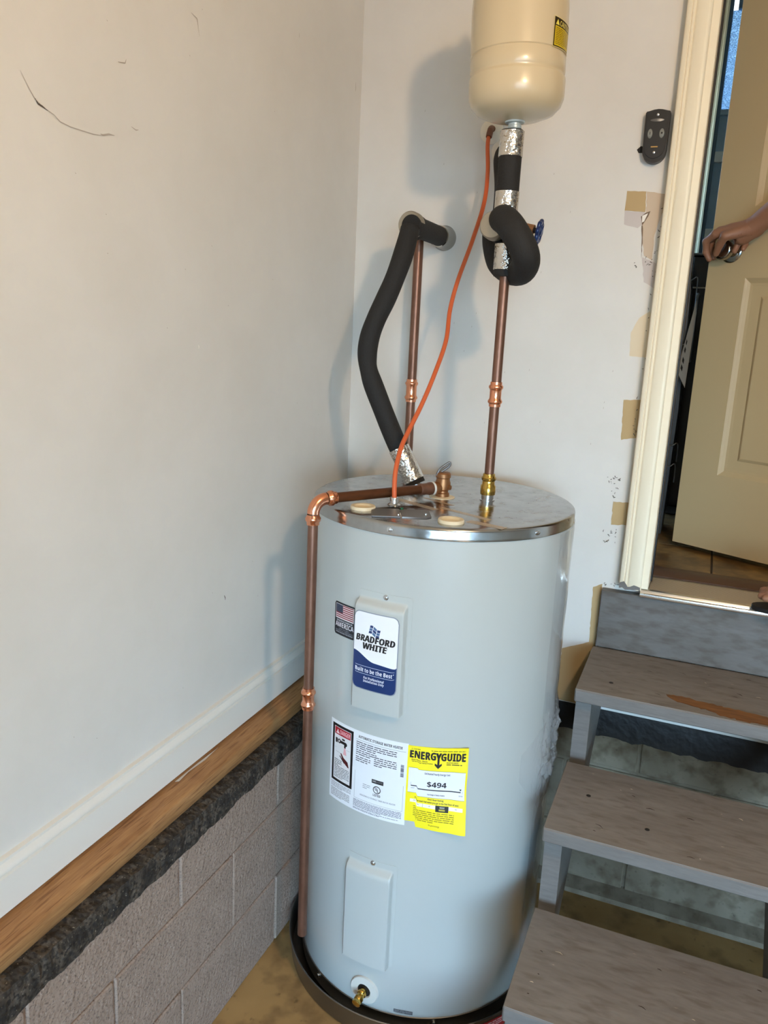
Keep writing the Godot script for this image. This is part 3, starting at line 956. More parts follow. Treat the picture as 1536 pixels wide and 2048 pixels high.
# ------------------------------------------------------------------ what shows of the house through the gap
func inside_house() -> void:
	var fl := struct("floor_inside", box(Vector3(-0.2, 0.85, -1.9), Vector3(2.6, 0.962, -0.12)), M.grout)
	for i in range(-1, 5):
		for j in range(0, 5):
			var x0 := 1.06 + (i - 2) * 0.305
			var z1 := -0.205 - j * 0.305
			if x0 < 2.2 and z1 - 0.3 > -1.75:
				var o := put_mesh("tile", box_mesh(Vector3(0.300, 0.008, 0.300), 0.0015), M.tile, fl)
				o.position = Vector3(x0 + 0.1525, 0.9625, z1 - 0.1525)
	put("wood_strip", extrude(PackedVector2Array([Vector2(-0.205, 0.962), Vector2(-0.205, 0.968), Vector2(-0.19, 0.975), Vector2(-0.14, 0.975), Vector2(-0.118, 0.966), Vector2(-0.118, 0.962)]), Vector3(0.89, 0, 0), Vector3.BACK, Vector3.UP, Vector3(0.83, 0, 0)), M.reddish_wood, fl, "reddish wooden strip behind the threshold")
	var il := mb()   # with a window opening that lets daylight in
	add_box(il, Vector3(-0.2, 0.962, -1.9), Vector3(-0.1, 2.1, -0.12))
	add_box(il, Vector3(-0.2, 2.9, -1.9), Vector3(-0.1, 3.45, -0.12))
	add_box(il, Vector3(-0.2, 2.1, -1.9), Vector3(-0.1, 2.9, -1.65))
	add_box(il, Vector3(-0.2, 2.1, -1.1), Vector3(-0.1, 2.9, -0.12))
	struct("wall_inside_left", il, M.inner_wall)
	struct("wall_inside_right", box(Vector3(2.5, 0.962, -1.9), Vector3(2.6, 3.45, -0.12)), M.inner_wall)
	struct("ceiling_inside", box(Vector3(-0.2, 3.45, -1.9), Vector3(2.6, 3.5, -0.12)), M.ceiling)
	var wb := mb()
	add_box(wb, Vector3(-0.1, 0.962, -1.9), Vector3(0.862, 3.45, -1.8))
	add_box(wb, Vector3(1.70, 0.962, -1.9), Vector3(2.5, 3.45, -1.8))
	add_box(wb, Vector3(0.862, 3.06, -1.9), Vector3(1.70, 3.45, -1.8))
	struct("wall_inside_back", wb, M.inner_wall)
	# the back door of the house: frosted upper lite, blue panels, white rails
	var d := Node3D.new()
	d.name = "door_2"
	d.set_meta("kind", "structure")
	d.set_meta("label", "blue back door with frosted glass seen through the gap")
	add_child(d)
	var fr := mb()
	add_box(fr, Vector3(0.862, 0.965, -1.86), Vector3(0.8765, 3.06, -1.82), 0.002)
	add_box(fr, Vector3(1.62, 0.965, -1.86), Vector3(1.70, 3.06, -1.82), 0.002)
	add_box(fr, Vector3(0.895, 2.985, -1.86), Vector3(1.62, 3.06, -1.82), 0.002)
	put("frame", fr, M.porch, d)
	for y in [2.585, 2.405, 2.085]:
		put("rail", box(Vector3(0.875, y - (0.012 if y > 2.5 else 0.022), -1.855), Vector3(1.62, y + (0.012 if y > 2.5 else 0.022), -1.825), 0.003), M.inner_trim if y < 2.5 else M.blue_panel, d)
	for q in [[2.427, 2.573], [2.107, 2.383], [0.98, 2.063]]:
		put("panel", box(Vector3(0.875, q[0], -1.853), Vector3(1.62, q[1], -1.84), 0.002), M.blue_panel, d)
	put("pane", box(Vector3(0.875, 2.597, -1.850), Vector3(1.62, 2.985, -1.844)), M.frost, d, "frosted glass pane")
	# a covered porch and a neighbouring wall outside it
	struct("porch_roof", box(Vector3(-2.0, 3.2, -4.6), Vector3(5.0, 3.3, -1.9)), M.ceiling)
	struct("wall_porch", box(Vector3(-2.5, 0, -5.2), Vector3(5.5, 3.6, -5.0)), M.porch)
	# casing of that door
	var cs := struct("trim_3", extrude(PackedVector2Array([Vector2(0, 0), Vector2(0, 0.014), Vector2(0.006, 0.018), Vector2(0.02, 0.018), Vector2(0.022, 0.014), Vector2(0.05, 0.014), Vector2(0.053, 0.018), Vector2(0.06, 0.018), Vector2(0.06, 0)]), Vector3(0.802, 0.965, -1.80), Vector3.RIGHT, Vector3.BACK, Vector3(0, 2.1, 0)), M.inner_wall)
	cs.set_meta("label", "casing of the blue back door")
	# black cabinet standing behind the open door
	var f := thing("black_cabinet", "tall glossy black cabinet half hidden behind the open house door", "cabinet", Vector3(0, 0, 0))
	var b := mb()
	add_box(b, Vector3(0.872, 1.0, -1.55), Vector3(1.45, 1.915, -0.98), 0.008)
	put("body", b, M.black_gloss, f)
	put("foot", box(Vector3(0.885, 0.967, -1.5), Vector3(1.43, 1.0, -1.0), 0.003), M.black, f)
	put("top_edge", box(Vector3(0.870, 1.913, -1.55), Vector3(1.45, 1.921, -0.975), 0.002), M.gray_metal, f)
	put("seam_strip", box(Vector3(0.885, 1.80, -0.983), Vector3(1.44, 1.805, -0.977), 0.001), M.aluminium, f, "thin bright strip on the cabinet front")
	put("handle", tube(PackedVector3Array([Vector3(0.905, 1.78, -0.98), Vector3(0.905, 1.775, -0.95), Vector3(0.905, 1.55, -0.95), Vector3(0.905, 1.545, -0.98)]), 0.006, 10), M.gray_metal, f)
	# black plastic case leaning in front of it, with a white tag
	var c := thing("carry_case", "black plastic carry case with wire handles just inside the door jamb", "case")
	var cb := mb()
	add_extrude(cb, PackedVector2Array([Vector2(-0.07, 0), Vector2(0.028, 0), Vector2(0.034, 0.42), Vector2(0.026, 0.80), Vector2(0.016, 0.90), Vector2(0.006, 0.925), Vector2(-0.07, 0.935)]), Vector3(0.866, 0.968, -0.80), Vector3.RIGHT, Vector3.UP, Vector3(0, 0, 0.16))
	put("shell", cb, M.black, c)
	for q in [[1.80, 0.895], [1.60, 0.897], [1.27, 0.9], [1.20, 0.9]]:
		put("wire_handle", tube(smooth_path([Vector3(q[1] - 0.03, q[0], -0.64), Vector3(q[1] - 0.005, q[0] + 0.004, -0.625), Vector3(q[1] + 0.012, q[0] + 0.012, -0.63), Vector3(q[1] + 0.014, q[0] - 0.05, -0.64)], 20), 0.0018, 8), M.gray_metal, c)
	var tg := mb()
	var tp := [Vector3(0.9135, 1.742, -0.60), Vector3(0.882, 1.519, -0.60), Vector3(0.9125, 1.469, -0.575), Vector3(0.9185, 1.70, -0.585)]
	var tn: Vector3 = (tp[1] - tp[0]).cross(tp[2] - tp[0]).normalized()
	if tn.z < 0:
		tn = -tn
	quad(tg, tp[0], tp[1], tp[2], tp[3], tn)
	quad(tg, tp[0] - tn * 0.001, tp[1] - tn * 0.001, tp[2] - tn * 0.001, tp[3] - tn * 0.001, -tn)
	put("tag", tg, M.paper, c, "white card tag with black bars")
	for q in [[0.10, 0.55, 0.16, 0.30], [0.20, 0.60, 0.16, 0.28], [0.33, 0.5, 0.14, 0.22], [0.43, 0.52, 0.1, 0.2]]:   # bold print on the tag
		var bt := mb()
		var F := func(s: float, t: float) -> Vector3:   # s up from the lower edge, t across
			return (tp[1] as Vector3).lerp(tp[0], s).lerp((tp[2] as Vector3).lerp(tp[3], s), t) + tn * 0.0006
		quad(bt, F.call(q[0], q[3] - 0.05), F.call(q[0] + 0.06, q[3] - 0.05), F.call(q[0] + 0.06, q[3] + q[2]), F.call(q[0], q[3] + q[2]), tn)
		put("print_mark", bt, M.dark, c)

# ------------------------------------------------------------------ steps
func staircase() -> void:
	var s := thing("staircase", "grey painted open wooden steps up to the house door", "steps")
	var rng := RandomNumberGenerator.new()
	rng.seed = 9
	var x0 := 0.7784
	var x1 := 1.80
	var tr := [[0.0312, 0.3345, 0.7804], [0.3377, 0.6383, 0.5877], [0.6376, 0.928, 0.3905], [0.94, 1.23, 0.195]]
	for t in tr:
		var st := mb()
		add_box(st, Vector3(x0, t[2] - 0.033, t[0]), Vector3(x1, t[2], t[1]), 0.003)
		var o := put("tread", st, M.paint_step, s)
		# the worn, dirty walking surface
		put("worn_top", box(Vector3(x0 + 0.0012, t[2] - 0.001, t[0] + 0.001), Vector3(x1 - 0.001, t[2] + 0.0006, t[1] - 0.0024), 0.0005), M.tread, o, "brown trodden dirt on the tread")
		for i in 16:   # dirt streaks and pale flecks
			var c := Vector2(rng.randf_range(x0 + 0.03, x0 + 0.7), rng.randf_range(t[0] + 0.03, t[1] - 0.03))
			var up := func(p: Vector2) -> Vector3: return Vector3(p.x, t[2] + 0.0011, p.y)
			var l := rng.randf_range(0.004, 0.028)
			var a := rng.randf_range(-0.4, 0.4)
			var fleck := i % 5 == 0
			stroke(o, "fleck" if fleck else "dirt_mark", [c, c + Vector2(cos(a), sin(a)) * l * (0.35 if fleck else 0.35), c + Vector2(cos(a + 0.3), sin(a + 0.3)) * l * (0.6 if fleck else 0.7)], rng.randf_range(0.0012, 0.003) * (0.8 if fleck else 1.3), M.chip if fleck else M.dirt, up, Vector3.UP)
	var t1 := s.get_child(0)
	var wp := mb()   # paint worn through to orange wood on the top tread
	add_poly(wp, ragged([Vector2(0.985, 0.262), Vector2(1.03, 0.258), Vector2(1.10, 0.268), Vector2(1.17, 0.272), Vector2(1.23, 0.287), Vector2(1.25, 0.305), Vector2(1.20, 0.322), Vector2(1.15, 0.326), Vector2(1.10, 0.316), Vector2(1.06, 0.300), Vector2(1.02, 0.292), Vector2(0.995, 0.278)], 0.006, 41), func(p: Vector2) -> Vector3: return Vector3(p.x, 0.7816, p.y), Vector3.UP)
	put("worn_patch", wp, M.bare_wood, t1, "orange bare wood where the paint wore off")
	for p in [Vector3(0.855, 0.7812, 0.257), Vector3(0.985, 0.5885, 0.545), Vector3(0.85, 0.5885, 0.47)]:
		put("nail_head", lathe([Vector2(0.0055, 0), Vector2(0.005, 0.0005), Vector2(0, 0.0006)], 10, Transform3D(Basis.IDENTITY, p)), M.dark, t1 if p.y > 0.7 else s.get_child(1))
	put("riser", box(Vector3(0.785, 0.7815, 0.0015), Vector3(1.80, 0.9445, 0.030), 0.002), M.paint_riser, s)
	# saw-tooth stringers
	for x in [0.780, 1.255, 1.758]:
		var pf := PackedVector2Array([Vector2(0.005, 0.745), Vector2(0.300, 0.745), Vector2(0.300, 0.553), Vector2(0.600, 0.553), Vector2(0.600, 0.356), Vector2(0.895, 0.356), Vector2(0.895, 0.160), Vector2(1.19, 0.160), Vector2(1.19, 0.002), Vector2(0.98, 0.002), Vector2(0.005, 0.60)])
		put("stringer", extrude(pf, Vector3(x, 0, 0), Vector3.BACK, Vector3.UP, Vector3(0.038, 0, 0)), M.paint_step, s)

# ------------------------------------------------------------------ the water heater
func cover_lift(depth: float) -> Callable:
	return func(u: float, v: float) -> float:
		var e := 0.0012
		var t := smoothstep(0.022, 0.048, u) * (1.0 - smoothstep(0.900, 0.928, u)) * smoothstep(0.060, 0.092, v) * (0.45 + 0.55 * smoothstep(0.06, 0.13, v))
		return e + depth * t

func water_heater() -> void:
	var h := thing("water_heater", "tall light grey electric water heater with printed labels, standing in the corner pan", "water heater", Vector3.ZERO)
	var ax := Transform3D(Basis.IDENTITY, Vector3(HX, 0, HZ))
	put("jacket", lathe([Vector2(0.2995, 0.0535), Vector2(0.3022, 0.0545), Vector2(HR, 0.058), Vector2(HR, 1.2045), Vector2(0.299, 1.2055)], 128, ax), M.heater, h)
	put("base_ring", lathe([Vector2(0.29, 0.018), Vector2(0.3035, 0.018), Vector2(0.3045, 0.021), Vector2(0.3045, 0.0545), Vector2(0.3030, 0.0555), Vector2(0.29, 0.0555)], 128, ax), M.pan, h, "dark metal ring at the foot of the jacket")
	put("foot", lathe([Vector2(0, 0.0045), Vector2(0.26, 0.0045), Vector2(0.28, 0.018), Vector2(0.29, 0.03), Vector2(0, 0.03)], 64, ax), M.dark, h)
	put("top_cap", lathe([Vector2(0.2995, 1.2035), Vector2(0.3052, 1.2035), Vector2(0.3060, 1.2045), Vector2(0.3052, 1.2065), Vector2(0.3048, 1.208), Vector2(0.3048, 1.2225), Vector2(0.3035, 1.2268), Vector2(0.3000, 1.2292), Vector2(0.294, 1.2298), Vector2(0.0, 1.2298)], 128, ax), M.galv, h, "galvanised top cap")
	for a in [-62.0, -2.9, 57.9, 118.0]:
		screw(h, around(a, 1.2155, 0.3048), around(a, 0, 1) - around(a, 0, 0))
	for a in [-92.0, -32.5, 27.7]:
		screw(h, around(a, 0.043, 0.3045), around(a, 0, 1) - around(a, 0, 0), 0.005)
	# access covers: flange at sides and top, body raised
	var covers := [[-15.9, 8.1, 1.0765, 0.815, 0.0175], [-15.7, 8.0, 0.4475, 0.181, 0.0155]]
	for c in covers:
		var w: float = deg_to_rad(c[1] - c[0]) * HR
		var st := sheet(HX, HZ, HR, c[0], c[1], round_top(c[2], 0.006, w), round_top(c[3], 0.010, w, 1.0), 64, 64, cover_lift(c[4]), 0.018)
		var o := put("access_cover", st, M.heater, h, "upper access cover" if c[2] > 1.0 else "lower access cover")
		screw(o, around(-3.0, c[2] - 0.007, HR + 0.001), around(-3.0, 0, 1) - around(-3.0, 0, 0), 0.0045)
	labels(h)
	# drain valve
	var a := -4.2
	var out := (around(a, 0, 1) - around(a, 0, 0)).normalized()
	var dx := along(around(a, 0.098, HR - 0.004), out)
	var es := put("drain_escutcheon", lathe([Vector2(0.0355, 0), Vector2(0.0355, 0.007), Vector2(0.034, 0.009), Vector2(0.018, 0.0105), Vector2(0.016, 0.007), Vector2(0.0, 0.005)], 40, dx), M.white_plastic, h, "round white plate behind the drain valve")
	put("hole", lathe([Vector2(0.0165, 0.0072), Vector2(0.0155, 0.0082), Vector2(0, 0.0084)], 24, dx), M.dark, es)
	var dv := mb()
	add_lathe(dv, [Vector2(0.0, 0.002), Vector2(0.0085, 0.002), Vector2(0.0085, 0.012), Vector2(0.0108, 0.014), Vector2(0.0108, 0.019), Vector2(0.0085, 0.021), Vector2(0.0085, 0.026), Vector2(0.0105, 0.028), Vector2(0.0106, 0.036), Vector2(0.0095, 0.0375), Vector2(0.0105, 0.039), Vector2(0.0105, 0.044), Vector2(0.008, 0.046), Vector2(0, 0.0465)], 24, Transform3D(along(Vector3.ZERO, out + Vector3(-0.05, -0.20, 0)).basis, dx.origin))
	add_lathe(dv, [Vector2(0.005, 0.0), Vector2(0.005, 0.008), Vector2(0.006, 0.009), Vector2(0.006, 0.0125), Vector2(0.004, 0.014), Vector2(0, 0.014)], 16, Transform3D(along(Vector3.ZERO, Vector3(0.25, 1, 0.45)).basis, dx.origin + out * 0.018))
	put("drain_valve", dv, M.brass, h, "brass drain valve")
	# on the top: two plugs, junction box plate, printed strips, relief valve collar
	for p in [Vector2(0.327, 0.632), Vector2(0.531, 0.645)]:
		put("insulation_plug", lathe([Vector2(0.0275, 0), Vector2(0.0275, 0.0045), Vector2(0.0262, 0.0070), Vector2(0.0225, 0.0075), Vector2(0.0195, 0.0065), Vector2(0.0175, 0.0022), Vector2(0.0165, 0.0014), Vector2(0.0, 0.0012)], 40, Transform3D(Basis.IDENTITY, Vector3(p.x, 1.2296, p.y))), M.cream, h, "cream plastic insulation plug")
	var jb := Transform3D(Basis(Vector3.UP, deg_to_rad(24.0)), Vector3(0.416, 1.2298, 0.635))
	var pl := mb()
	add_box(pl, Vector3(-0.0625, 0, -0.036), Vector3(-0.002, 0.0032, 0.036), 0.0012, jb)
	var plate := put("junction_cover", pl, M.gray_metal, h, "grey junction cover plate")
	var pl2 := mb()
	add_extrude(pl2, PackedVector2Array([Vector2(0.001, 0.036), Vector2(0.052, 0.036), Vector2(0.063, 0.025), Vector2(0.063, -0.026), Vector2(0.053, -0.036), Vector2(0.001, -0.036)]), jb.origin, jb.basis.x, jb.basis.z, Vector3(0, 0.0026, 0))
	put("junction_cover", pl2, M.gray_metal, h)
	screw(plate, jb * Vector3(-0.006, 0.003, 0.026), Vector3.UP, 0.0033)
	screw(plate, jb * Vector3(0.052, 0.0026, 0.012), Vector3.UP, 0.0033)
	put("ground_screw", lathe([Vector2(0.0035, 0), Vector2(0.0035, 0.004), Vector2(0, 0.005)], 10, Transform3D(Basis.IDENTITY, jb * Vector3(0.004, 0.002, -0.034))), mat(Color(0.05, 0.35, 0.22), 0.4), plate, "green ground screw")
	var rng := RandomNumberGenerator.new()
	rng.seed = 3
	var strips := [[Vector2(0.400, 0.520), 0.150, 0.020, -26.0], [Vector2(0.445, 0.470), 0.095, 0.012, -27.0], [Vector2(0.535, 0.555), 0.135, 0.016, -24.0], [Vector2(0.601, 0.628), 0.085, 0.023, -14.0]]
	for q in strips:
		var im := canvas(256, 64, Color(0.66, 0.63, 0.58))
		R(im, 0, 0, 256, 4, Color(0.86, 0.76, 0.62))
		R(im, 0, 60, 256, 4, Color(0.86, 0.76, 0.62))
		R(im, 0, 0, 4, 64, Color(0.86, 0.76, 0.62))
		R(im, 252, 0, 4, 64, Color(0.86, 0.76, 0.62))
		greek(im, 12, 12, 232, 4, 11, 5, Color(0.80, 0.69, 0.52), rng)
		var sx := Transform3D(Basis(Vector3.UP, deg_to_rad(q[3])), Vector3(q[0].x, 1.2300, q[0].y))
		var ss := mb()
		var hw: float = q[1] / 2
		var hh: float = q[2] / 2
		tri(ss, sx * Vector3(-hw, 0, -hh), sx * Vector3(hw, 0, -hh), sx * Vector3(hw, 0, hh), Vector3.UP, Vector3.UP, Vector3.UP, Vector2(0, 0), Vector2(1, 0), Vector2(1, 1))
		tri(ss, sx * Vector3(-hw, 0, -hh), sx * Vector3(hw, 0, hh), sx * Vector3(-hw, 0, hh), Vector3.UP, Vector3.UP, Vector3.UP, Vector2(0, 0), Vector2(1, 1), Vector2(0, 1))
		var pm := print_material(im, 0.35)
		pm.metallic = 0.5
		put("printed_strip", ss, pm, h, "printed warning strip on the top cap")
	# protective plastic film still clinging to the right side
	var wr := noise(401, 0.9, 4)
	var fm := sheet(HX, HZ, HR, 74.0, 150.0, flat_y(1.198), flat_y(0.07), 60, 110, func(u: float, v: float) -> float: return 0.0018 + 0.0028 * absf(wr.get_noise_2d(u * 9.0, v * 5.0)) + 0.016 * smoothstep(0.36, 0.44, v) * (1.0 - smoothstep(0.5, 0.62, v)) * maxf(0.0, 0.5 + wr.get_noise_2d(u * 22.0 + v * 9.0, v * 26.0)), 0.0004)
	put("protective_film", fm, M.film, h, "clear wrinkled protective film on the right side")
	var fl := sheet(HX, HZ, HR, 60.5, 76.0, func(u: float) -> float: return 0.700 + 0.06 * u, func(u: float) -> float: return 0.635 - 0.10 * u, 24, 24, func(u: float, v: float) -> float: return 0.002 + 0.008 * u * absf(wr.get_noise_2d(u * 8.0 + 40.0, v * 9.0)) + 0.004 * u, 0.0004)
	put("protective_film", fl, M.film, h, "loose flap of the clear film")

func labels(h: Node3D) -> void:
	var rng := RandomNumberGenerator.new()
	rng.seed = 12
	var navy := Color(0.085, 0.195, 0.40)
	var ink := Color(0.08, 0.085, 0.10)
	# 1: maker's label on the upper cover
	var im := canvas(768, 1368, Color(0.93, 0.94, 0.95))
	var wave := PackedVector2Array()
	for i in 33:
		var t := i / 32.0
		wave.append(Vector2(t * 768, 700 + 150 * smoothstep(0.0, 0.5, t) + 55 * t * t))
	wave.append(Vector2(768, 1368))
	wave.append(Vector2(0, 1368))
	fill_poly(im, wave, navy)
	# little waving flag of squares
	for i in 3:
		for j in 3:
			var F := func(u: float, v: float) -> Vector2:
				return Vector2(290 + u * 190 + v * -28, 205 + v * 150 + u * 62 - 16.0 * sin(u * TAU) - 10 * u)
			var c := navy if (i + j) % 2 == 0 else Color(0.30, 0.42, 0.58)
			var g := 0.025
			fill_poly(im, PackedVector2Array([F.call(i / 3.0 + g, j / 3.0 + g), F.call(i / 3.0 + 0.166, j / 3.0 + g), F.call((i + 1) / 3.0 - g, j / 3.0 + g), F.call((i + 1) / 3.0 - g, (j + 1) / 3.0 - g), F.call(i / 3.0 + 0.166, (j + 1) / 3.0 - g), F.call(i / 3.0 + g, (j + 1) / 3.0 - g)]), c)
	for o in [Vector2(0, 0), Vector2(5, 0), Vector2(-5, 0), Vector2(0, 4)]:   # heavy strokes
		text(im, "BRADFORD", 40 + o.x, 398 + o.y, 676, 112, ink, bold, 0.12)
		text(im, "WHITE", 160 + o.x, 532 + o.y, 420, 110, ink, bold, 0.12)
	R(im, 590, 560, 14, 14, Color(0.5, 0.5, 0.52))
	R(im, 40, 955, 700, 7, Color(0.80, 0.84, 0.92))
	R(im, 40, 1092, 700, 7, Color(0.80, 0.84, 0.92))
	text(im, "Built to be the Best", 42, 988, 662, 78, Color(0.93, 0.94, 0.97), bold)
	R(im, 716, 995, 16, 16, Color(0.85, 0.88, 0.94))
	text(im, "For Professional", 205, 1135, 360, 50, Color(0.93, 0.94, 0.97), bold, 0.1)
	text(im, "Installation Only", 200, 1195, 370, 58, Color(0.93, 0.94, 0.97), bold, 0.1)
	var w := deg_to_rad(18.3) * 0.315
	var a0 := -14.4
	var a1 := 3.9
	put("label_border", sheet(HX, HZ, HR + 0.0190, a0 - 0.35, a1 + 0.35, round_top(1.0365, 0.014, w), round_top(0.8615, 0.014, w, 1.0), 48, 2, no_lift(), 0.0), mat(Color(0.52, 0.55, 0.60), 0.4), h, "grey rim of the maker's label")
	put("brand_label", sheet(HX, HZ, HR + 0.0193, a0, a1, round_top(1.0347, 0.013, w), round_top(0.8633, 0.013, w, 1.0), 48, 2, no_lift(), 0.0), print_material(im, 0.35), h, "blue and white maker's label with a wave")
	# 2: flag sticker
	im = canvas(512, 600, Color(0.055, 0.075, 0.125))
	R(im, 28, 30, 456, 268, Color(0.90, 0.88, 0.88))
	for i in 7:
		R(im, 36, 38 + i * 36.4, 440, 20, Color(0.55, 0.16, 0.20))
	R(im, 36, 38, 178, 146, Color(0.17, 0.21, 0.30))
	for i in 5:
		for j in 5:
			R(im, 48 + i * 34, 48 + j * 27, 9, 7, Color(0.62, 0.66, 0.72))
	text(im, "MANUFACTURED IN", 58, 318, 396, 32, Color(0.86, 0.87, 0.9), bold)
	text(im, "AMERICA", 30, 362, 456, 88, Color(0.93, 0.93, 0.95), bold)
	text(im, "USING THE FINEST", 120, 470, 270, 24, Color(0.72, 0.74, 0.78), sans)
	text(im, "MATERIALS & COMPONENTS", 40, 504, 430, 24, Color(0.72, 0.74, 0.78), sans)
	text(im, "FROM AROUND THE WORLD", 48, 538, 420, 24, Color(0.80, 0.82, 0.86), bold)
	put("flag_sticker", sheet(HX, HZ, HR + 0.0007, -29.4, -17.2, round_top(1.0288, 0.005, 0.064), round_top(0.954, 0.005, 0.064, 1.0), 24, 2, no_lift()), print_material(im, 0.35), h, "dark blue sticker with a striped flag")
	# 3: rating plate with the danger box
	im = canvas(1280, 1232, Color(0.90, 0.915, 0.93))
	R(im, 40, 50, 412, 890, ink)
	R(im, 80, 90, 332, 810, Color(0.88, 0.88, 0.88))
	R(im, 90, 98, 312, 108, Color(0.66, 0.10, 0.15))
	fill_tri(im, Vector2(112, 190), Vector2(150, 122), Vector2(188, 190), Color(0.95, 0.86, 0.86))
	R(im, 146, 144, 8, 26, Color(0.66, 0.10, 0.15))
	text(im, "DANGER", 200, 120, 190, 66, Color(0.98, 0.80, 0.82), bold)
	# tap, steam and a scalded hand, simplified
	R(im, 108, 262, 40, 74, ink)
	fill_poly(im, disc(Vector2(186, 296), 34), ink)
	fill_poly(im, disc(Vector2(186, 296), 17), Color(0.88, 0.88, 0.88))
	R(im, 196, 276, 118, 42, ink)
	R(im, 240, 236, 54, 26, ink)
	fill_poly(im, disc(Vector2(310, 306), 30), ink)
	R(im, 284, 318, 32, 46, ink)
	fill_poly(im, PackedVector2Array([Vector2(286, 364), Vector2(312, 364), Vector2(334, 470), Vector2(270, 470)]), Color(0.90, 0.68, 0.70))
	fill_poly(im, PackedVector2Array([Vector2(214, 470), Vector2(236, 470), Vector2(280, 520), Vector2(360, 560), Vector2(386, 640), Vector2(366, 640), Vector2(300, 600), Vector2(258, 560)]), Color(0.30, 0.06, 0.08))
	fill_poly(im, PackedVector2Array([Vector2(196, 520), Vector2(214, 512), Vector2(300, 590), Vector2(290, 604)]), ink)
	for q in [[100, 410, 120, 380], [330, 380, 396, 420], [120, 470, 210, 440]]:
		R(im, q[0], q[1], q[2] - q[0] if q[2] > q[0] else 60, 3, Color(0.5, 0.5, 0.5))
	greek(im, 96, 590, 150, 4, 26, 9, ink, rng)
	greek(im, 96, 690, 300, 8, 24, 9, Color(0.25, 0.25, 0.27), rng)
	greek(im, 40, 960, 400, 5, 18, 7, Color(0.45, 0.45, 0.48), rng)
	greek(im, 40, 1060, 380, 8, 17, 7, Color(0.40, 0.40, 0.43), rng)
	text(im, "AUTOMATIC STORAGE WATER HEATER", 540, 62, 660, 40, ink, bold)
	R(im, 500, 130, 750, 4, Color(0.45, 0.46, 0.5))
	greek(im, 506, 160, 620, 4, 30, 12, Color(0.22, 0.23, 0.28), rng, 0.5)
	greek(im, 506, 284, 330, 3, 30, 12, Color(0.22, 0.23, 0.28), rng, 0.7)
	greek(im, 800, 312, 330, 5, 30, 12, Color(0.22, 0.23, 0.28), rng, 0.4)
	greek(im, 506, 384, 240, 3, 30, 12, Color(0.22, 0.23, 0.28), rng, 0.8)
	for i in 26:   # bar code on its side
		R(im, 1188, 330 + i * 7, 44, rng.randf_range(2, 6), Color(0.18, 0.18, 0.26))
	R(im, 500, 610, 3, 420, Color(0.45, 0.46, 0.5))
	R(im, 1236, 640, 3, 390, Color(0.45, 0.46, 0.5))
	R(im, 500, 1028, 738, 3, Color(0.45, 0.46, 0.5))
	R(im, 780, 650, 176, 58, ink)
	text(im, "ACCEPTED", 850, 666, 92, 22, Color(0.6, 0.6, 0.62), bold)
	text(im, "AHRI", 792, 664, 52, 26, Color(0.92, 0.92, 0.92), bold)
	fill_poly(im, disc(Vector2(862, 800), 58), ink)
	fill_poly(im, disc(Vector2(862, 800), 47), Color(0.90, 0.915, 0.93))
	text(im, "U", 834, 762, 30, 46, ink, bold)
	text(im, "L", 866, 788, 24, 46, ink, bold)
	text(im, "LISTED", 806, 868, 112, 34, ink, bold)
	greek(im, 640, 770, 120, 3, 26, 8, Color(0.5, 0.5, 0.55), rng)
	text(im, "HOUSEHOLD STORAGE TANK WATER HEATER", 600, 940, 540, 24, Color(0.35, 0.35, 0.4), sans)
	greek(im, 490, 1052, 740, 8, 15, 7, Color(0.38, 0.38, 0.46), rng)
	greek(im, 490, 1180, 700, 2, 15, 7, Color(0.38, 0.38, 0.46), rng)
	put("rating_label", sheet(HX, HZ, HR + 0.0007, -29.2, 9.7, flat_y(0.7505), flat_y(0.554), 40, 4, no_lift()), print_material(im, 0.4), h, "white rating label with a red danger box")
	# 4: yellow energy label, lower part lifting off
	im = canvas(832, 1248, Color(0.965, 0.90, 0.10))
	text(im, "U.S. Government", 50, 34, 120, 24, ink, sans)
	greek(im, 320, 44, 470, 1, 10, 9, Color(0.3, 0.27, 0.1), rng, 1.0)
	for o in [Vector2(0, 0), Vector2(4, 0), Vector2(-4, 0), Vector2(0, 4), Vector2(0, -3)]:   # heavy strokes
		text(im, "ENERG", 34 + o.x, 76 + o.y, 352, 112, ink, bold)
		text(im, "GUIDE", 464 + o.x, 82 + o.y, 330, 112, ink, bold)
	R(im, 412, 150, 28, 120, ink)
	fill_poly(im, PackedVector2Array([Vector2(384, 78), Vector2(416, 78), Vector2(427, 112), Vector2(440, 78), Vector2(470, 78), Vector2(440, 160), Vector2(412, 160)]), ink)
	fill_poly(im, PackedVector2Array([Vector2(378, 236), Vector2(412, 258), Vector2(440, 258), Vector2(474, 236), Vector2(474, 266), Vector2(426, 316), Vector2(378, 266)]), ink)
	text(im, "Water Heater - Electric", 56, 208, 220, 22, Color(0.25, 0.22, 0.08), bold)
	text(im, "Tank Size (Storage Capacity): 50 Gallons", 60, 238, 290, 22, Color(0.25, 0.22, 0.08), bold)
	text(im, "BRADFORD WHITE", 540, 212, 160, 20, Color(0.25, 0.22, 0.08), bold)
	greek(im, 540, 244, 210, 1, 10, 12, Color(0.25, 0.22, 0.08), rng, 1.0)
	R(im, 26, 352, 780, 4, Color(0.35, 0.32, 0.1))
	R(im, 26, 356, 780, 404, Color(0.90, 0.91, 0.96))
	R(im, 26, 760, 780, 4, Color(0.35, 0.32, 0.1))
	text(im, "Estimated Yearly Energy Cost", 250, 384, 350, 40, Color(0.2, 0.2, 0.25), bold)
	text(im, "$494", 290, 516, 270, 92, ink, bold)
	R(im, 66, 640, 690, 15, ink)
	fill_tri(im, Vector2(736, 604), Vector2(766, 604), Vector2(751, 632), ink)
	R(im, 64, 590, 3, 46, Color(0.5, 0.5, 0.55))
	R(im, 776, 630, 3, 40, Color(0.5, 0.5, 0.55))
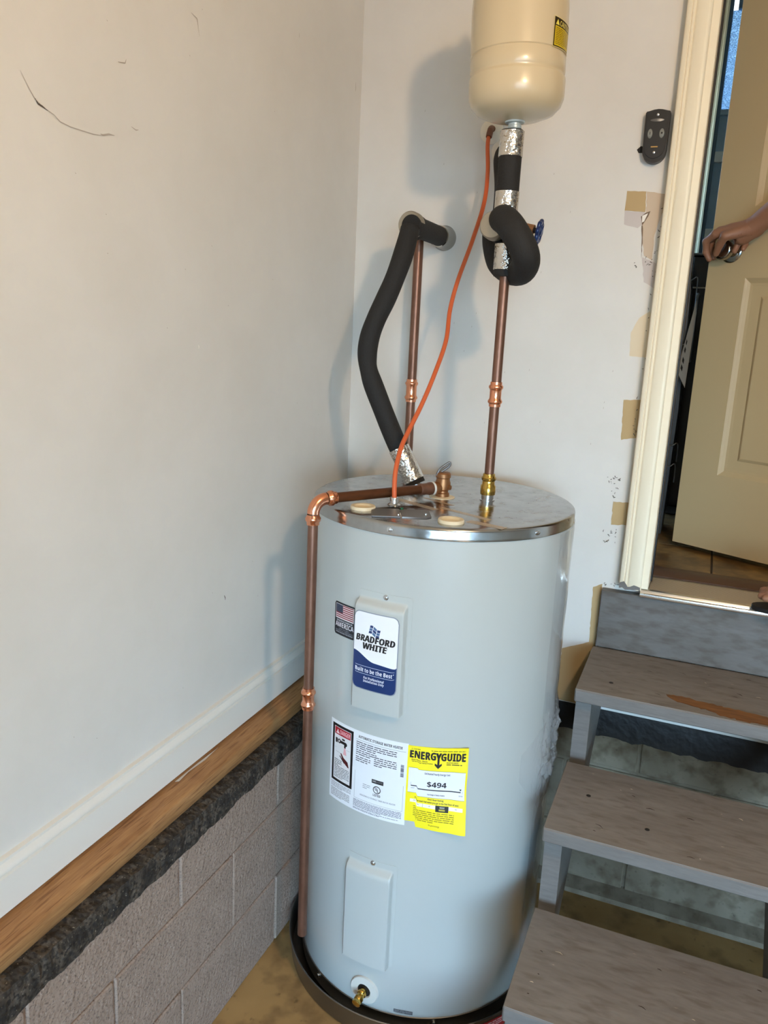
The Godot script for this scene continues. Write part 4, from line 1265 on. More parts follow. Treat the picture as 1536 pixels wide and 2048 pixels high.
	text(im, "$457", 70, 676, 48, 20, Color(0.25, 0.25, 0.3), sans)
	text(im, "$494", 732, 690, 50, 20, Color(0.25, 0.25, 0.3), sans)
	text(im, "Cost Range of Similar Models", 300, 706, 240, 26, Color(0.2, 0.2, 0.25), bold)
	text(im, "First Hour Rating", 310, 776, 220, 34, ink, bold)
	text(im, "(How much hot water you get in the first hour of use)", 130, 818, 600, 36, ink, bold)
	R(im, 66, 866, 720, 54, Color(0.96, 0.955, 0.86))
	for x in [244, 422, 600]:
		R(im, x, 866, 3, 54, Color(0.4, 0.38, 0.2))
	R(im, 424, 862, 176, 92, Color(0.13, 0.14, 0.13))
	text(im, "MEDIUM", 480, 876, 66, 24, Color(0.92, 0.92, 0.9), bold)
	text(im, "LOW", 328, 882, 22, 16, Color(0.4, 0.38, 0.3), sans)
	text(im, "VERY SMALL", 110, 880, 90, 16, Color(0.4, 0.38, 0.3), sans)
	text(im, "HIGH", 686, 882, 26, 16, Color(0.4, 0.38, 0.3), sans)
	R(im, 470, 912, 84, 24, Color(0.75, 0.70, 0.25))
	greek(im, 118, 976, 560, 6, 30, 11, Color(0.50, 0.44, 0.06), rng, 0.5)
	text(im, "ftc.gov/energy", 340, 1166, 150, 28, Color(0.45, 0.38, 0.06), bold)
	var em := print_material(im, 0.5)
	var lift := func(u: float, v: float) -> float:
		return 0.0009 + 0.010 * smoothstep(0.45, 1.0, v) * smoothstep(0.15, 0.8, u) + 0.010 * smoothstep(0.70, 1.0, u) * (0.3 + 0.7 * v) + 0.0008 * (1.0 + sin(v * 17.0 + u * 3.0)) * smoothstep(0.2, 0.6, u)
	put("energy_label", sheet(HX, HZ, HR, 9.5, 34.0, func(u: float) -> float: return 0.7475 + 0.001 * u, func(u: float) -> float: return lerpf(0.567, 0.565, u) if u < 0.2 else lerpf(0.556, 0.548, u), 40, 40, lift), em, h, "yellow energy label, lower corner lifting off")
	# 5: small silver tag at the foot
	im = canvas(256, 96, Color(0.55, 0.56, 0.58))
	greek(im, 12, 14, 230, 4, 20, 10, Color(0.85, 0.86, 0.88), rng)
	var tm := print_material(im, 0.3)
	tm.metallic = 0.7
	put("serial_tag", sheet(HX, HZ, HR + 0.0006, 9.7, 18.2, func(u: float) -> float: return 0.072 - 0.002 * u, func(u: float) -> float: return 0.063 - 0.002 * u, 10, 1, no_lift(), 0.0), tm, h, "small silver tag near the foot")

func disc(c: Vector2, r: float, n := 24) -> PackedVector2Array:
	var p := PackedVector2Array()
	for i in n:
		p.append(c + Vector2(cos(TAU * i / n), sin(TAU * i / n)) * r)
	return p

func drain_pan() -> void:
	var p := thing("drain_pan", "round shallow grey metal drain pan under the water heater", "drain pan")
	var ax := Transform3D(Basis.IDENTITY, Vector3(HX, 0, HZ))
	put("pan_body", lathe([Vector2(0, 0.001), Vector2(0.329, 0.001), Vector2(0.333, 0.004), Vector2(0.3375, 0.056), Vector2(0.340, 0.058), Vector2(0.3405, 0.0605), Vector2(0.3385, 0.062), Vector2(0.336, 0.0605), Vector2(0.3335, 0.055), Vector2(0.3295, 0.006), Vector2(0.325, 0.0042), Vector2(0, 0.0042)], 128, ax), M.pan, p)
	var im := canvas(512, 128, Color(0.62, 0.13, 0.14))
	text(im, "WARNING", 20, 30, 210, 66, Color(0.9, 0.8, 0.78), bold)
	var rng := RandomNumberGenerator.new()
	rng.seed = 8
	greek(im, 256, 24, 230, 4, 24, 10, Color(0.85, 0.72, 0.70), rng)
	put("sticker", sheet(HX, HZ, 0.3365, 36.0, 62.0, flat_y(0.048), flat_y(0.014), 20, 1, func(_u: float, v: float) -> float: return 0.0012 - 0.0030 * v, 0.0), print_material(im, 0.4), p, "red warning sticker on the pan wall")

# ------------------------------------------------------------------ pipes
func coupling_profile(r: float, l: float) -> Array:   # press fitting: bead, waist, bead
	return [Vector2(r, -l / 2), Vector2(r + 0.0022, -l / 2), Vector2(r + 0.0024, -l / 2 + 0.006), Vector2(r + 0.0052, -l / 2 + 0.009), Vector2(r + 0.0056, -l / 2 + 0.013), Vector2(r + 0.0030, -l / 2 + 0.017), Vector2(r + 0.0022, -l / 2 + 0.020), Vector2(r + 0.0022, l / 2 - 0.020), Vector2(r + 0.0030, l / 2 - 0.017), Vector2(r + 0.0056, l / 2 - 0.013), Vector2(r + 0.0052, l / 2 - 0.009), Vector2(r + 0.0024, l / 2 - 0.006), Vector2(r + 0.0022, l / 2), Vector2(r, l / 2)]

func discharge() -> void:
	# relief valve on the heater's top
	var v := thing("relief_valve", "small bronze relief valve with tilted lever on the heater top", "valve", Vector3(0.436, 1.2298, 0.415))
	put("collar", lathe([Vector2(0.0, 0.0), Vector2(0.030, 0.0), Vector2(0.030, 0.0012), Vector2(0.027, 0.0022), Vector2(0.014, 0.0028)], 36), M.cream, v, "cream collar round the valve")
	var b := mb()
	add_lathe(b, [Vector2(0.0165, 0.002), Vector2(0.0165, 0.010), Vector2(0.0135, 0.012), Vector2(0.0135, 0.016), Vector2(0.0175, 0.020), Vector2(0.0185, 0.034), Vector2(0.0160, 0.042), Vector2(0.0160, 0.046), Vector2(0.0180, 0.048), Vector2(0.0180, 0.056), Vector2(0.0150, 0.0595), Vector2(0, 0.061)], 28)
	var dir := Vector3(-0.478, 0, 0.880).normalized()
	add_lathe(b, [Vector2(0.0125, 0.005), Vector2(0.0125, 0.022), Vector2(0.0150, 0.023), Vector2(0.0150, 0.034), Vector2(0.012, 0.035)], 24, along(Vector3(0, 0.024, 0), dir))
	add_lathe(b, [Vector2(0.006, 0.0), Vector2(0.006, 0.022), Vector2(0.0, 0.023)], 16, along(Vector3(0, 0.026, 0), Vector3(0.9, 0, 0.3)))
	put("body", b, M.bronze, v)
	put("lever", tube(smooth_path([Vector3(-0.012, 0.052, 0.012), Vector3(-0.008, 0.066, 0.008), Vector3(0.004, 0.078, 0.0), Vector3(0.013, 0.084, -0.004), Vector3(0.011, 0.074, -0.004), Vector3(-0.004, 0.061, 0.004)], 30), 0.0030, 8), M.gray_metal, v, "wire test lever")
	var p := thing("discharge_pipe", "brown copper discharge pipe bent down along the heater's left side", "pipe")
	var a := Vector3(0.436, 1.2538, 0.415) + dir * 0.030
	var e := Vector3(0.243, 1.2515, 0.703)
	var hd := (e - a).normalized()
	put("horizontal_run", tube(PackedVector3Array([a, e - hd * 0.030]), 0.0111), M.copper_brown, p)
	put("adapter", lathe([Vector2(0.0111, 0.0), Vector2(0.0148, 0.0), Vector2(0.0150, 0.012), Vector2(0.0136, 0.016), Vector2(0.0134, 0.036), Vector2(0.0111, 0.038)], 24, along(a + hd * 0.002, hd)), M.copper, p, "tarnished threaded adapter")
	put("tape_wrap", lathe([Vector2(0.0112, 0), Vector2(0.0158, 0.001), Vector2(0.0152, 0.006), Vector2(0.0112, 0.007)], 24, along(a, hd)), M.white_plastic, p, "white thread tape")
	put("vertical_run", tube(PackedVector3Array([e + Vector3(0, -0.030, 0), Vector3(e.x, 0.175, e.z)]), 0.0111), M.copper, p)
	var el := mb()
	var c := []
	for i in 13:
		var t := i / 12.0 * PI / 2.0
		var k := 0.030
		c.append(e - hd * k * (1.0 - sin(t)) - Vector3(0, k * (1.0 - cos(t)), 0))
	add_tube(el, PackedVector3Array(c), 0.0133, 24)
	add_lathe(el, [Vector2(0.0111, -0.012), Vector2(0.0136, -0.012), Vector2(0.0140, -0.006), Vector2(0.0166, -0.003), Vector2(0.0168, 0.003), Vector2(0.014, 0.007), Vector2(0.0133, 0.010)], 24, along(e - hd * 0.042, hd))
	add_lathe(el, [Vector2(0.0111, -0.012), Vector2(0.0136, -0.012), Vector2(0.0140, -0.006), Vector2(0.0166, -0.003), Vector2(0.0168, 0.003), Vector2(0.014, 0.007), Vector2(0.0133, 0.010)], 24, along(e - Vector3(0, 0.042, 0), Vector3.UP))
	put("elbow", el, M.copper_bright, p, "bright copper press elbow")
	put("coupling", lathe(coupling_profile(0.0111, 0.052), 24, Transform3D(Basis.IDENTITY, Vector3(e.x, 0.795, e.z))), M.copper_bright, p, "bright copper press coupling")

func cold_line() -> void:
	var p := thing("cold_water_pipe", "copper cold water pipe rising from the brass fitting into black foam", "pipe")
	var b := Vector3(0.538, 1.2298, 0.386)
	var t := Vector3(0.5395, 1.93, 0.386)
	var d := (t - b).normalized()
	put("nipple", lathe([Vector2(0.0175, 0), Vector2(0.0175, 0.002), Vector2(0.0145, 0.003), Vector2(0.0145, 0.016)], 24, along(b, d)), M.zinc, p, "zinc pipe nipple")
	put("brass_adapter", lathe([Vector2(0.0145, 0.014), Vector2(0.0172, 0.014), Vector2(0.0178, 0.020), Vector2(0.0178, 0.034), Vector2(0.0150, 0.038), Vector2(0.0145, 0.046), Vector2(0.0168, 0.049), Vector2(0.0170, 0.054), Vector2(0.0145, 0.057), Vector2(0.0138, 0.063), Vector2(0.0111, 0.064)], 24, along(b, d)), M.brass, p, "brass press adapter")
	put("pipe_run", tube(PackedVector3Array([b + d * 0.05, t]), 0.0111), M.copper, p)
	put("coupling", lathe(coupling_profile(0.0111, 0.056), 24, along(b + d * 0.247, d)), M.copper_bright, p, "bright copper press coupling")
	# foam sleeve and foil round the pipe under the tee
	put("foam_sleeve", lathe([Vector2(0.012, 0.0), Vector2(0.0245, 0.0), Vector2(0.0250, 0.002), Vector2(0.0250, 0.070), Vector2(0.012, 0.070)], 32, along(Vector3(0.5385, 1.735, 0.386), d)), M.foam, p)
	put("foil_wrap", lathe([Vector2(0.0252, 0.0), Vector2(0.0264, 0.0005), Vector2(0.0262, 0.030), Vector2(0.0266, 0.054), Vector2(0.0252, 0.0545)], 40, along(Vector3(0.5385, 1.749, 0.386), d)), M.foil, p, "silver foil tape")
	# column of foam up to the expansion tank
	var c0 := Vector3(0.5305, 1.862, 0.386)
	var c1 := Vector3(0.5315, 2.036, 0.386)
	var cd := (c1 - c0).normalized()
	put("foam_sleeve", lathe([Vector2(0.012, 0.0), Vector2(0.0238, 0.0), Vector2(0.0245, 0.002), Vector2(0.0245, 0.170), Vector2(0.023, 0.172), Vector2(0.012, 0.172)], 32, along(c0, cd)), M.foam, p)
	put("foil_wrap", lathe([Vector2(0.0246, 0), Vector2(0.0258, 0.0005), Vector2(0.0256, 0.022), Vector2(0.0259, 0.044), Vector2(0.0246, 0.0445)], 40, along(c0 + cd * 0.005, cd)), M.foil, p)
	put("foil_wrap", lathe([Vector2(0.0246, 0), Vector2(0.0260, 0.0005), Vector2(0.0256, 0.020), Vector2(0.0260, 0.0505), Vector2(0.0246, 0.051)], 40, along(c0 + cd * 0.119, cd)), M.foil, p)
	# the tee's foam with a foil-faced end looking out, and the loop that hooks round to the right
	var td := Vector3(-0.10, 0.10, 1.0).normalized()
	put("foam_tee", lathe([Vector2(0.0, 0.0), Vector2(0.0285, 0.0), Vector2(0.029, 0.004), Vector2(0.029, 0.078), Vector2(0.026, 0.082), Vector2(0.0, 0.082)], 36, along(Vector3(0.519, 1.832, 0.335), td)), M.foam, p)
	put("foil_wrap", lathe([Vector2(0.0290, 0.060), Vector2(0.0302, 0.0605), Vector2(0.0300, 0.080), Vector2(0.027, 0.0842), Vector2(0.0, 0.0848)], 36, along(Vector3(0.519, 1.832, 0.335), td)), M.foil_dull, p)
	var loop := smooth_path([Vector3(0.520, 1.850, 0.380), Vector3(0.537, 1.850, 0.420), Vector3(0.563, 1.828, 0.445), Vector3(0.590, 1.788, 0.448), Vector3(0.594, 1.762, 0.432), Vector3(0.574, 1.747, 0.390), Vector3(0.537, 1.752, 0.335), Vector3(0.503, 1.773, 0.300), Vector3(0.486, 1.812, 0.285), Vector3(0.481, 1.845, 0.278)], 70)
	put("foam_loop", tube(loop, 0.0300, 28), M.foam, p, "black foam loop hooked round the pipe")
	# on to the wall behind
	put("foam_branch", tube(smooth_path([Vector3(0.488, 1.815, 0.280), Vector3(0.478, 1.87, 0.23), Vector3(0.452, 1.96, 0.13), Vector3(0.425, 2.04, 0.06), Vector3(0.418, 2.07, 0.012)], 40), 0.0200, 20), M.foam, p)
	put("escutcheon", lathe([Vector2(0.034, 0), Vector2(0.034, 0.003), Vector2(0.028, 0.007), Vector2(0.0, 0.0085)], 32, along(Vector3(0.416, 2.074, 0.0006), Vector3.BACK)), M.plate, p, "white round wall plate")

func hot_line() -> void:
	var p := thing("hot_water_pipe", "long bowed black foam insulated pipe from the heater top to the wall", "pipe")
	put("nipple", lathe([Vector2(0.0175, 0), Vector2(0.0175, 0.002), Vector2(0.0145, 0.003), Vector2(0.0145, 0.03)], 24, Transform3D(Basis.IDENTITY, Vector3(0.344, 1.2298, 0.345))), M.zinc, p)
	var path := smooth_path([Vector3(0.345, 1.238, 0.345), Vector3(0.331, 1.262, 0.345), Vector3(0.313, 1.294, 0.347), Vector3(0.285, 1.344, 0.35), Vector3(0.245, 1.428, 0.355), Vector3(0.213, 1.500, 0.357), Vector3(0.2035, 1.545, 0.356), Vector3(0.207, 1.590, 0.353), Vector3(0.220, 1.633, 0.348), Vector3(0.238, 1.680, 0.338), Vector3(0.252, 1.725, 0.325), Vector3(0.262, 1.775, 0.306), Vector3(0.266, 1.820, 0.286), Vector3(0.266, 1.848, 0.27)], 120)
	var radii := PackedFloat32Array()
	for i in path.size():
		var t := float(i) / (path.size() - 1)
		radii.append(0.0242 - 0.0022 * exp(-pow((t - 0.46) / 0.035, 2.0)) + 0.0006 * sin(t * 37.0) * t)
	var st := mb()
	add_tube(st, path, 0.024, 28, radii)
	put("foam_sleeve", st, M.foam, p)
	var foil := path.slice(2, 19)
	var fs := mb()
	add_tube(fs, foil, 0.0262, 28, PackedFloat32Array(), false)
	put("foil_wrap", fs, M.foil, p, "crinkled silver foil tape")
	# stub out of the wall, its foam elbow and tape
	put("foam_elbow", tube(smooth_path([Vector3(0.266, 1.858, 0.02), Vector3(0.2655, 1.859, 0.12), Vector3(0.264, 1.860, 0.215), Vector3(0.262, 1.860, 0.255)], 24), 0.0252, 28), M.foam, p)
	put("foam_end", lathe([Vector2(0.0, -0.030), Vector2(0.029, -0.030), Vector2(0.030, -0.026), Vector2(0.030, 0.018), Vector2(0.027, 0.022), Vector2(0.0, 0.022)], 32, along(Vector3(0.255, 1.862, 0.225), Vector3(-0.08, 0.05, 1))), M.foam, p)
	put("foil_wrap", lathe([Vector2(0.0302, -0.004), Vector2(0.0312, -0.0035), Vector2(0.0310, 0.0185), Vector2(0.0280, 0.0232), Vector2(0.0, 0.0236)], 36, along(Vector3(0.257, 1.863, 0.228), Vector3(-0.06, 0.05, 1))), M.foil_dull, p)
	put("wall_sleeve", lathe([Vector2(0.0275, 0.0005), Vector2(0.0330, 0.0005), Vector2(0.0335, 0.004), Vector2(0.0290, 0.012), Vector2(0.0280, 0.052), Vector2(0.0255, 0.0525)], 40, along(Vector3(0.266, 1.858, 0.0), Vector3.BACK)), M.chrome, p, "shiny metal sleeve where the pipe enters the wall")

func back_pipe() -> void:
	var p := thing("copper_riser", "straight copper pipe standing against the wall behind the foam pipe", "pipe")
	put("pipe_run", tube(PackedVector3Array([Vector3(0.2205, 0.95, 0.075), Vector3(0.2195, 1.845, 0.075)]), 0.0125), M.copper, p)
	put("coupling", lathe(coupling_profile(0.0125, 0.062), 24, Transform3D(Basis.IDENTITY, Vector3(0.220, 1.446, 0.075))), M.copper_bright, p, "bright copper press coupling")

func expansion_tank() -> void:
	var t := thing("expansion_tank", "cream painted steel expansion tank on top of the foam-wrapped column", "tank", Vector3(0.5355, 0, 0.386))
	var lean := Transform3D(Basis(Vector3.BACK, 0.03), Vector3(0.0, 2.04, 0))
	put("shell", lathe([Vector2(0.0, 0.010), Vector2(0.016, 0.010), Vector2(0.030, 0.0125), Vector2(0.060, 0.0175), Vector2(0.082, 0.026), Vector2(0.094, 0.038), Vector2(0.0992, 0.052), Vector2(0.1000, 0.064), Vector2(0.1003, 0.0880), Vector2(0.0998, 0.0905), Vector2(0.0972, 0.0935), Vector2(0.0968, 0.0955), Vector2(0.0978, 0.0985), Vector2(0.0988, 0.101), Vector2(0.0988, 0.1275), Vector2(0.0972, 0.1295), Vector2(0.0972, 0.1315), Vector2(0.0990, 0.1335), Vector2(0.0994, 0.222), Vector2(0.0980, 0.240), Vector2(0.0910, 0.262), Vector2(0.074, 0.282), Vector2(0.045, 0.296), Vector2(0.0, 0.302)], 96, lean), M.tank, t)
	put("stem", lathe([Vector2(0.0125, -0.012), Vector2(0.0125, -0.004), Vector2(0.0145, -0.003), Vector2(0.0145, 0.002), Vector2(0.013, 0.003), Vector2(0.013, 0.007), Vector2(0.020, 0.008), Vector2(0.022, 0.0125)], 24, lean), mat(Color(0.72, 0.78, 0.80), 0.4, 0.3), t, "pale threaded stem")
	put("air_valve_cap", lathe([Vector2(0.008, 0.300), Vector2(0.008, 0.312), Vector2(0.006, 0.316), Vector2(0, 0.317)], 16, lean), M.black, t)
	var im := canvas(384, 320, Color(0.88, 0.77, 0.12))
	R(im, 0, 0, 384, 320, Color(0.87, 0.80, 0.55))
	R(im, 8, 8, 376, 304, Color(0.17, 0.12, 0.03))
	R(im, 24, 96, 344, 204, Color(0.80, 0.70, 0.10))
	fill_tri(im, Vector2(28, 84), Vector2(60, 24), Vector2(92, 84), Color(0.92, 0.86, 0.35))
	text(im, "CAUTION", 104, 28, 250, 56, Color(0.92, 0.86, 0.45), bold)
	var rng := RandomNumberGenerator.new()
	rng.seed = 4
	greek(im, 40, 112, 310, 10, 18, 8, Color(0.48, 0.38, 0.02), rng)
	put("caution_label", sheet(0.0, 0.0, 0.0996, 56.0, 96.0, func(u: float) -> float: return 2.2295 - 0.004 * u, func(u: float) -> float: return 2.1735 + 0.002 * u, 24, 2, func(_u: float, _v: float) -> float: return 0.0, 0.0), print_material(im, 0.35), t, "yellow and black caution label")
	(t.get_node("caution_label") as Node3D).position = Vector3(-0.0045, 0, 0)

func shutoff_valve() -> void:
	var v := thing("shutoff_valve", "small valve with blue handwheel behind the black foam loop", "valve")
	put("body", tube(smooth_path([Vector3(0.500, 1.872, 0.165), Vector3(0.525, 1.865, 0.168), Vector3(0.548, 1.860, 0.170)], 10), 0.011, 16), M.bronze, v)
	put("stem", tube(PackedVector3Array([Vector3(0.545, 1.860, 0.170), Vector3(0.558, 1.855, 0.172)]), 0.0065, 14), M.dark, v)
	var st := mb()
	var d := Vector3(0.97, -0.17, -0.05).normalized()
	var f := along(Vector3(0.556, 1.855, 0.172), d)
	var n := 72
	for ring in [[0.0, 0.010]]:
		var ph := []
		for i in n:
			var a := TAU * i / n
			var r := 0.0235 + 0.0022 * cos(a * 8.0)
			ph.append(Vector3(cos(a) * r, 0.005, sin(a) * r))
		ph.append(ph[0])
		var pp := PackedVector3Array()
		for q in ph:
			pp.append(f * q)
		add_tube(st, pp, 0.0052, 12, PackedFloat32Array(), false)
	for i in 4:
		var a := TAU * i / 4 + 0.3
		add_tube(st, PackedVector3Array([f * Vector3(0, 0.005, 0), f * Vector3(cos(a) * 0.023, 0.005, sin(a) * 0.023)]), 0.0042, 10)
	add_lathe(st, [Vector2(0.008, -0.003), Vector2(0.008, 0.010), Vector2(0.005, 0.012), Vector2(0, 0.012)], 16, f)
	put("handwheel", st, M.blue, v, "scalloped blue handwheel")

func power_cable() -> void:
	var c := thing("power_cable", "orange power cable hanging from the wall plate down to the heater top", "cable")
	var path := smooth_path([Vector3(0.381, 2.116, 0.030), Vector3(0.381, 2.082, 0.042), Vector3(0.394, 2.011, 0.07), Vector3(0.399, 1.934, 0.10), Vector3(0.390, 1.838, 0.15), Vector3(0.377, 1.736, 0.21), Vector3(0.374, 1.663, 0.25), Vector3(0.385, 1.591, 0.30), Vector3(0.384, 1.521, 0.36), Vector3(0.376, 1.448, 0.42), Vector3(0.368, 1.389, 0.48), Vector3(0.366, 1.353, 0.52), Vector3(0.371, 1.309, 0.56), Vector3(0.3765, 1.272, 0.577), Vector3(0.379, 1.248, 0.580)], 140)
	put("sheath", tube(path, 0.0053, 16), M.orange, c)
	put("wall_plate", lathe([Vector2(0.0310, 0.0), Vector2(0.0310, 0.004), Vector2(0.029, 0.0055), Vector2(0.0, 0.0065)], 36, along(Vector3(0.379, 2.123, 0.0006), Vector3.BACK)), M.plate, c, "white round wall plate")
	put("collar", lathe([Vector2(0.0056, -0.012), Vector2(0.0078, -0.012), Vector2(0.0082, -0.003), Vector2(0.0075, 0.010), Vector2(0.0054, 0.012)], 16, along(Vector3(0.381, 2.113, 0.031), Vector3(0, 1, -0.5))), mat(Color(0.42, 0.26, 0.19), 0.6), c)
	put("elbow_stub", tube(smooth_path([Vector3(0.381, 2.110, 0.032), Vector3(0.381, 2.123, 0.025), Vector3(0.381, 2.128, 0.014), Vector3(0.381, 2.128, 0.002)], 14), 0.0078, 14), mat(Color(0.46, 0.33, 0.26), 0.6), c)
	put("clamp", lathe([Vector2(0.0145, 0.0), Vector2(0.0150, 0.003), Vector2(0.0105, 0.006), Vector2(0.0100, 0.016), Vector2(0.0085, 0.019), Vector2(0.0052, 0.0195)], 20, Transform3D(Basis.IDENTITY, Vector3(0.3795, 1.2332, 0.581))), M.zinc, c, "zinc cable clamp")

func opener_remote() -> void:
	var r := thing("opener_control", "black wall mounted garage door control with two oval grey buttons", "control", Vector3(0.7915, 2.093, 0.0))
	var out := PackedVector2Array()
	for i in 17:   # rounded foot
		var a := PI + PI * i / 16
		out.append(Vector2(cos(a) * 0.0275, -0.0335 + sin(a) * 0.0285))
	out.append(Vector2(0.0285, 0.050))
	out.append(Vector2(0.0265, 0.0535))
	for i in 5:
		var t := i / 4.0
		out.append(Vector2(0.020 - 0.040 * t, 0.0548 + 0.0038 * sin(PI * t)))
	out.append(Vector2(-0.0265, 0.0535))
	out.append(Vector2(-0.0285, 0.050))
	var st := mb()
	add_extrude(st, out, Vector3(0, 0, 0.0005), Vector3.RIGHT, Vector3.UP, Vector3(0, 0, 0.023))
	put("case", st, M.black, r)
	var fp := PackedVector2Array()
	for p in out:
		fp.append(Vector2(p.x * 0.86, p.y * 0.9 + 0.004))
	put("face", extrude(fp, Vector3(0, 0, 0.0230), Vector3.RIGHT, Vector3.UP, Vector3(0, 0, 0.0035)), M.black, r)
	for x in [-0.0135, 0.0135]:
		put("button", lathe([Vector2(0.0055, 0.0), Vector2(0.0055, 0.0012), Vector2(0.004, 0.002), Vector2(0, 0.0022)], 24, Transform3D(Basis(Vector3(1, 0, 0), Vector3(0, 0, 1), Vector3(0, -1.95, 0)), Vector3(x, 0.0035, 0.0263))), M.button, r, "oval grey button")
	put("button_mark", box(Vector3(-0.0142, 0.001, 0.0284), Vector3(-0.0128, 0.007, 0.0287)), M.dark, r)
	put("button_mark", box(Vector3(0.0115, 0.002, 0.0284), Vector3(0.0155, 0.006, 0.0287)), M.dark, r)
	put("indicator", lathe([Vector2(0.0165, 0.0), Vector2(0.015, 0.0012), Vector2(0, 0.0016)], 28, Transform3D(Basis(Vector3(1, 0, 0), Vector3(0, 0, 1), Vector3(0, -0.2, 0)), Vector3(0, 0.0335, 0.0263))), M.gray_metal, r, "lens shaped grey bar")
	put("badge", box(Vector3(-0.0085, -0.0275, 0.0263), Vector3(0.0075, -0.0248, 0.0271), 0.0003), M.gold, r, "small gold bar")
	screw(r, Vector3(0, 0.0455, 0.0263), Vector3.BACK, 0.0022)
	screw(r, Vector3(0, -0.0385, 0.0263), Vector3.BACK, 0.0022)
	var hole := mb()
	add_poly(hole, ragged([Vector2(-0.043, -0.026), Vector2(-0.034, -0.018), Vector2(-0.027, -0.020), Vector2(-0.028, -0.034), Vector2(-0.038, -0.034)], 0.001, 6), func(p: Vector2) -> Vector3: return Vector3(0.7915 + p.x, 2.093 + p.y, 0.0012), Vector3.BACK)
	put("wall_hole", hole, M.dark, get_node("wall_back"), "dark hole beside the control")

func opener_unit() -> void:
	# the lamp that lights this corner: bulb under the opener's head, above and behind the camera
	var o := thing("ceiling_lamp", "warm bulb hanging from the garage ceiling above the viewer", "lamp", LAMP)
	put("rod", tube(PackedVector3Array([Vector3(0, 0.09, 0), Vector3(0, 1.04, 0)]), 0.006, 10), M.dark, o)
	put("socket", lathe([Vector2(0.0, 0.10), Vector2(0.02, 0.10), Vector2(0.022, 0.05), Vector2(0.016, 0.045), Vector2(0.0, 0.045)], 20), M.white_plastic, o)
	var gm := StandardMaterial3D.new()
	gm.albedo_color = Color(0.95, 0.9, 0.8)
	gm.emission_enabled = true
	gm.emission = Color(1.0, 0.80, 0.50)
	gm.emission_energy_multiplier = 12.0
	put("bulb", lathe([Vector2(0.0, -0.052), Vector2(0.018, -0.050), Vector2(0.036, -0.040), Vector2(0.048, -0.018), Vector2(0.050, 0.0), Vector2(0.044, 0.020), Vector2(0.028, 0.040), Vector2(0.016, 0.048)], 28), gm, o)
	var l := OmniLight3D.new()
	l.name = "lamp_light"
	l.light_color = Color(1.0, 0.855, 0.68)
	l.light_energy = 1.55
	l.light_size = 0.05
	l.omni_range = 14.0
	l.omni_attenuation = 2.0
	l.shadow_enabled = true
	o.add_child(l)

